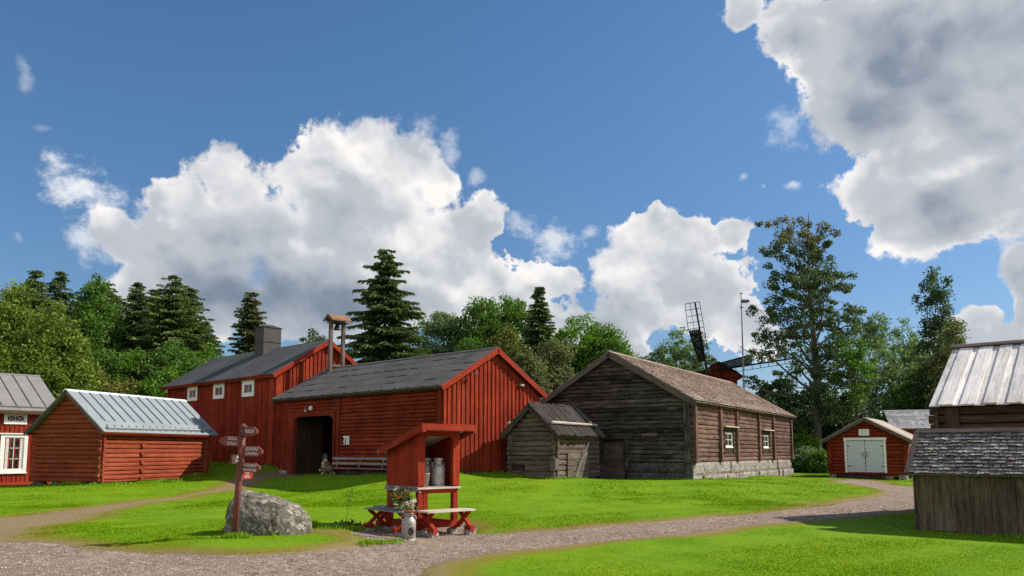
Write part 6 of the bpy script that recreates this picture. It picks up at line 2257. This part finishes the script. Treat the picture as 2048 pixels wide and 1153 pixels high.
# ------------------------------------------------------------------ daylight
SUN_AZ, SUN_EL = 80.0, 40.0     # degrees clockwise from the view direction (+Y); height
sv = Vector((math.sin(R(SUN_AZ)) * math.cos(R(SUN_EL)), math.cos(R(SUN_AZ)) * math.cos(R(SUN_EL)), math.sin(R(SUN_EL))))
sd = bpy.data.lights.new('sun', 'SUN')
sd.energy = 4.7
sd.angle = R(.55)
sd.color = (1.0, .93, .82)
so = bpy.data.objects.new('sun', sd)
COL.objects.link(so)
so.rotation_euler = (-sv).to_track_quat('-Z', 'Y').to_euler()
so.location = sv * 200

world = bpy.data.worlds.new('World')
sc.world = world
world.use_nodes = True
wt = NT(world.node_tree)
world.node_tree.nodes.clear()
sky = wt.n('ShaderNodeTexSky', sky_type='NISHITA', sun_disc=False, sun_elevation=R(SUN_EL), sun_rotation=R(SUN_AZ), altitude=50, air_density=1.0, dust_density=.4, ozone_density=2.2)
skyc = wt.vmath('SCALE', sky.outputs[0], scale=.085)
# ------------------------------------------------------------------ fair-weather cumulus in the sky (by direction)
def dir_ae(px, py):
    d = Vector(ray(px, py)).normalized()
    return math.atan2(d.x, d.y), math.asin(d.z)


BLOBS = [(700, 300, 105, 72), (800, 325, 105, 85), (868, 372, 55, 75), (640, 365, 105, 95), (760, 425, 160, 115), (455, 355, 58, 62), (480, 405, 80, 75), (385, 425, 85, 80),
         (345, 385, 38, 42), (560, 480, 200, 110), (400, 530, 190, 95), (700, 545, 260, 110), (880, 490, 115, 95), (955, 450, 58, 50), (910, 570, 180, 75), (1085, 572, 82, 56),
         (560, 605, 300, 58), (300, 555, 110, 65), (262, 480, 72, 50), (230, 455, 50, 45),
         (1290, 490, 88, 60), (1385, 485, 92, 55), (1470, 462, 46, 38), (1245, 545, 72, 62), (1370, 560, 125, 85), (1310, 622, 110, 48), (1440, 580, 52, 55),
         (1750, 60, 190, 125), (1960, 60, 260, 150), (1730, 200, 165, 120), (1920, 250, 270, 170), (1790, 365, 185, 95), (1990, 390, 220, 95), (1840, 462, 150, 50), (1590, 40, 75, 70), (1495, 10, 50, 40),
         (2055, 575, 50, 85), (1965, 640, 50, 30), (1495, 655, 75, 55), (1270, 710, 42, 22), (440, 660, 30, 42), (1990, 690, 90, 40), (2320, 240, 260, 220), (-150, 560, 120, 40), (600, 640, 300, 48), (1180, 668, 140, 42), (1040, 632, 110, 48), (1390, 640, 90, 40), (960, 620, 200, 60), (1540, 690, 60, 40), (1930, 690, 120, 50)]
DARK = [(560, 612, 340, 75, .62), (420, 540, 170, 90, .42), (600, 480, 150, 95, .34), (760, 600, 220, 60, .30), (1230, 660, 200, 40, .35), (1300, 610, 130, 55, .22), (1330, 520, 90, 50, .10),
        (1720, 110, 190, 150, .42), (1900, 60, 260, 150, .26), (1800, 235, 330, 120, .38), (1980, 170, 220, 140, .22), (1880, 430, 260, 55, .58), (1990, 330, 120, 60, .18), (2050, 600, 70, 90, .42), (2200, 200, 200, 250, .5), (690, 400, 70, 60, .16), (270, 500, 110, 70, .22), (690, 262, 130, 45, -.26), (850, 370, 70, 110, -.26), (590, 490, 55, 45, -.30), (480, 335, 75, 42, -.26), (900, 560, 170, 50, -.22), (360, 395, 40, 40, -.2), (1100, 560, 70, 40, -.2),
        (1380, 470, 120, 60, -.2), (1320, 540, 60, 40, -.12), (1700, 325, 120, 30, -.25), (1950, 345, 140, 36, -.22), (1560, 150, 40, 150, -.3), (1640, 400, 50, 50, -.2), (1750, 490, 160, 22, -.25), (200, 420, 60, 70, -.12), (760, 350, 90, 70, -.12)]
WISPS = [(118, 325, 62, 52, .9), (160, 372, 85, 70, .95), (215, 425, 90, 70, .95), (180, 470, 50, 50, .7), (290, 430, 60, 40, .6), (330, 470, 70, 60, .7), (840, 240, 40, 30, .4), (900, 300, 40, 50, .5), (1100, 478, 95, 60, .75), (1040, 450, 60, 40, .55), (1180, 465, 40, 22, .5), (955, 362, 32, 22, .45), (42, 135, 22, 45, .30), (1480, 355, 16, 10, .5), (1520, 375, 12, 10, .5), (1585, 375, 30, 12, .6), (30, 485, 16, 16, .3), (220, 490, 60, 30, .25), (80, 245, 40, 10, .18), (1340, 432, 40, 14, .5), (1560, 270, 50, 60, .5)]

gen = wt.n('ShaderNodeTexCoord').outputs['Generated']
dn = wt.vmath('NORMALIZE', gen)


def noise_col(vec, scale, detail, rough):
    nd = wt.n('ShaderNodeTexNoise', {'Scale': scale, 'Detail': detail, 'Roughness': rough, 'Vector': vec})
    return nd.outputs[1]


warp = wt.vmath('SUBTRACT', noise_col(dn, 7.0, 3, .55), (.5, .5, .5))
dw = wt.vmath('ADD', dn, wt.vmath('SCALE', warp, scale=.055))
def az_el(v):
    s = wt.n('ShaderNodeSeparateXYZ', {0: v})
    a = wt.math('ARCTAN2', s.outputs[0], s.outputs[1])
    e = wt.math('ARCSINE', s.outputs[2])
    return wt.n('ShaderNodeCombineXYZ', {0: a, 1: e}).outputs[0]
ae = az_el(dw)


def blob(b, vec):
    a, e = dir_ae(b[0], b[1])
    ca = math.cos(a)
    q = wt.vmath('MULTIPLY', wt.vmath('SUBTRACT', vec, (a, e, 0)), (F_PX / b[2] / ca / ca * 1.0, F_PX / b[3] / ca, 0))
    return wt.math('SUBTRACT', 1.0, wt.vmath('LENGTH', q))


D = None
for b in BLOBS:
    v = blob(b, ae)
    D = v if D is None else wt.math('SMOOTH_MAX', D, v, .22)
fb = wt.noise(dn, 19, 9, .63)
n1 = wt.math('SUBTRACT', fb, .5)
D2 = wt.math('MULTIPLY_ADD', n1, wt.smooth(D, .12, .55, 2.6, .7), D)
n0 = wt.math('SUBTRACT', wt.noise(dn, 8.5, 4, .55), .5)
D2 = wt.math('MULTIPLY_ADD', n0, 1.15, D2)
# relief: the same billows sampled a little towards the sun
Ls = (sv.x * .6 - .1, 0.0, sv.z + .25)
Lv = Vector(Ls).normalized()
def relief(scale, off, detail, rough):
    a = wt.noise(dn, scale, detail, rough)
    b = wt.noise(wt.vmath('ADD', dn, tuple(Lv * off)), scale, detail, rough)
    return wt.math('SUBTRACT', a, b)
r0 = relief(5.5, .060, 3, .5)
r1 = relief(12, .026, 4, .5)
r2 = relief(30, .010, 5, .6)
vw = wt.vmath('ADD', dn, wt.vmath('SCALE', warp, scale=.07))
fw = wt.vmath('SCALE', wt.vmath('SUBTRACT', noise_col(dn, 34, 4, .6), (.5, .5, .5)), scale=.022)
def puff(scale, off, seed):
    """round billows: cells sampled with an offset towards the sun, so each has a lit and a shaded side"""
    out_ = []
    for o_ in (Vector((seed, 0, 0)), Vector((seed, 0, 0)) + Lv * off):
        v_ = wt.n('ShaderNodeTexVoronoi', {'Vector': wt.vmath('ADD', wt.vmath('ADD', vw, fw), tuple(o_)), 'Scale': scale}, feature='SMOOTH_F1')
        v_.inputs['Smoothness'].default_value = .35
        out_.append(v_.outputs['Distance'])
    return wt.math('SUBTRACT', out_[1], out_[0])
p1 = puff(11.0, .022, 1.7)
p2 = puff(24.0, .010, 3.1)
S = wt.math('MULTIPLY_ADD', r0, .8, .60)
S = wt.math('MULTIPLY_ADD', r1, .75, S)
S = wt.math('MULTIPLY_ADD', r2, .38, S)
S = wt.math('MULTIPLY_ADD', p1, .85, S)
S = wt.math('MULTIPLY_ADD', p2, .55, S)
S = wt.math('MULTIPLY_ADD', wt.smooth(D2, .60, -.05), .26, S)
ae_soft = az_el(wt.vmath('ADD', dn, wt.vmath('SCALE', warp, scale=.13)))
for b in DARK:
    v = wt.smooth(blob(b, ae_soft), -.25, .9, 0, b[4] * 1.0)
    S = wt.math('SUBTRACT', S, v)
ccol = wt.mix(wt.smooth(S, -.42, .55), (.155, .195, .26), (.41, .435, .475))
ccol = wt.mix(wt.ramp(S, .5, .98), ccol, (.74, .72, .705))
soft_ = wt.ramp(wt.noise(dn, 6.0, 2, .5), .4, .62, .12, .50)
alpha = wt.smooth(wt.math('DIVIDE', wt.math('ADD', D2, .03), soft_), 0.0, 1.0)
# thin veils and wisps
ws = wt.noise(wt.vmath('MULTIPLY', dn, (1, 1, 1.3)), 30, 8, .68)
W_ = None
for b in WISPS:
    v = wt.math('MULTIPLY', wt.smooth(wt.math('MULTIPLY_ADD', wt.math('SUBTRACT', ws, .5), 2.6, blob(b, ae)), .15, 1.1), b[4])
    W_ = v if W_ is None else wt.math('MAXIMUM', W_, v)
# blue of the sky, a little deeper to the eye of the phone
hs = wt.n('ShaderNodeHueSaturation', {'Saturation': 1.12, 'Value': 1.0, 'Color': skyc})
el_ = wt.n('ShaderNodeSeparateXYZ', {0: dn}).outputs[2]
skyb = wt.mix(1.0, hs.outputs[0], wt.mix(wt.smooth(el_, .0, .5), (.70, .76, .88), (.86, 1.03, 1.10)), 'MULTIPLY')
veil = wt.mix(W_, skyb, (.66, .68, .71))
skyc = wt.mix(alpha, veil, ccol)
# brighter cumulus added overhead and behind the view, unseen, to lift the shade
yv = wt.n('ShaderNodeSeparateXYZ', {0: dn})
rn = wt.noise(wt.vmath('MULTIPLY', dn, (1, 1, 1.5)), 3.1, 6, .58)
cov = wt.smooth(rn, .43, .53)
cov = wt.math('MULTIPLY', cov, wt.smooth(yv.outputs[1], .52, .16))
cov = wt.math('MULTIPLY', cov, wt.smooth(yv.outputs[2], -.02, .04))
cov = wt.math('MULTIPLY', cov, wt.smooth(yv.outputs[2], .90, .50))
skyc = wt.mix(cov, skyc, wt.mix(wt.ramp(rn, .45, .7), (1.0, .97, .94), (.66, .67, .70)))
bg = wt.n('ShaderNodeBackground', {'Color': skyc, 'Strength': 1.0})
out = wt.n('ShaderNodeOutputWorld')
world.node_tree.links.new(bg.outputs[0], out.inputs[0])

sc.view_settings.view_transform = 'Standard'
sc.view_settings.look = 'None'
sc.view_settings.exposure = 0.42
sc.view_settings.gamma = 1.0
sc.cycles.max_bounces = 6
sc.cycles.diffuse_bounces = 3
sc.cycles.glossy_bounces = 2
sc.cycles.transmission_bounces = 3
sc.cycles.transparent_max_bounces = 4
sc.cycles.use_denoising = False
sc.cycles.sample_clamp_indirect = 6
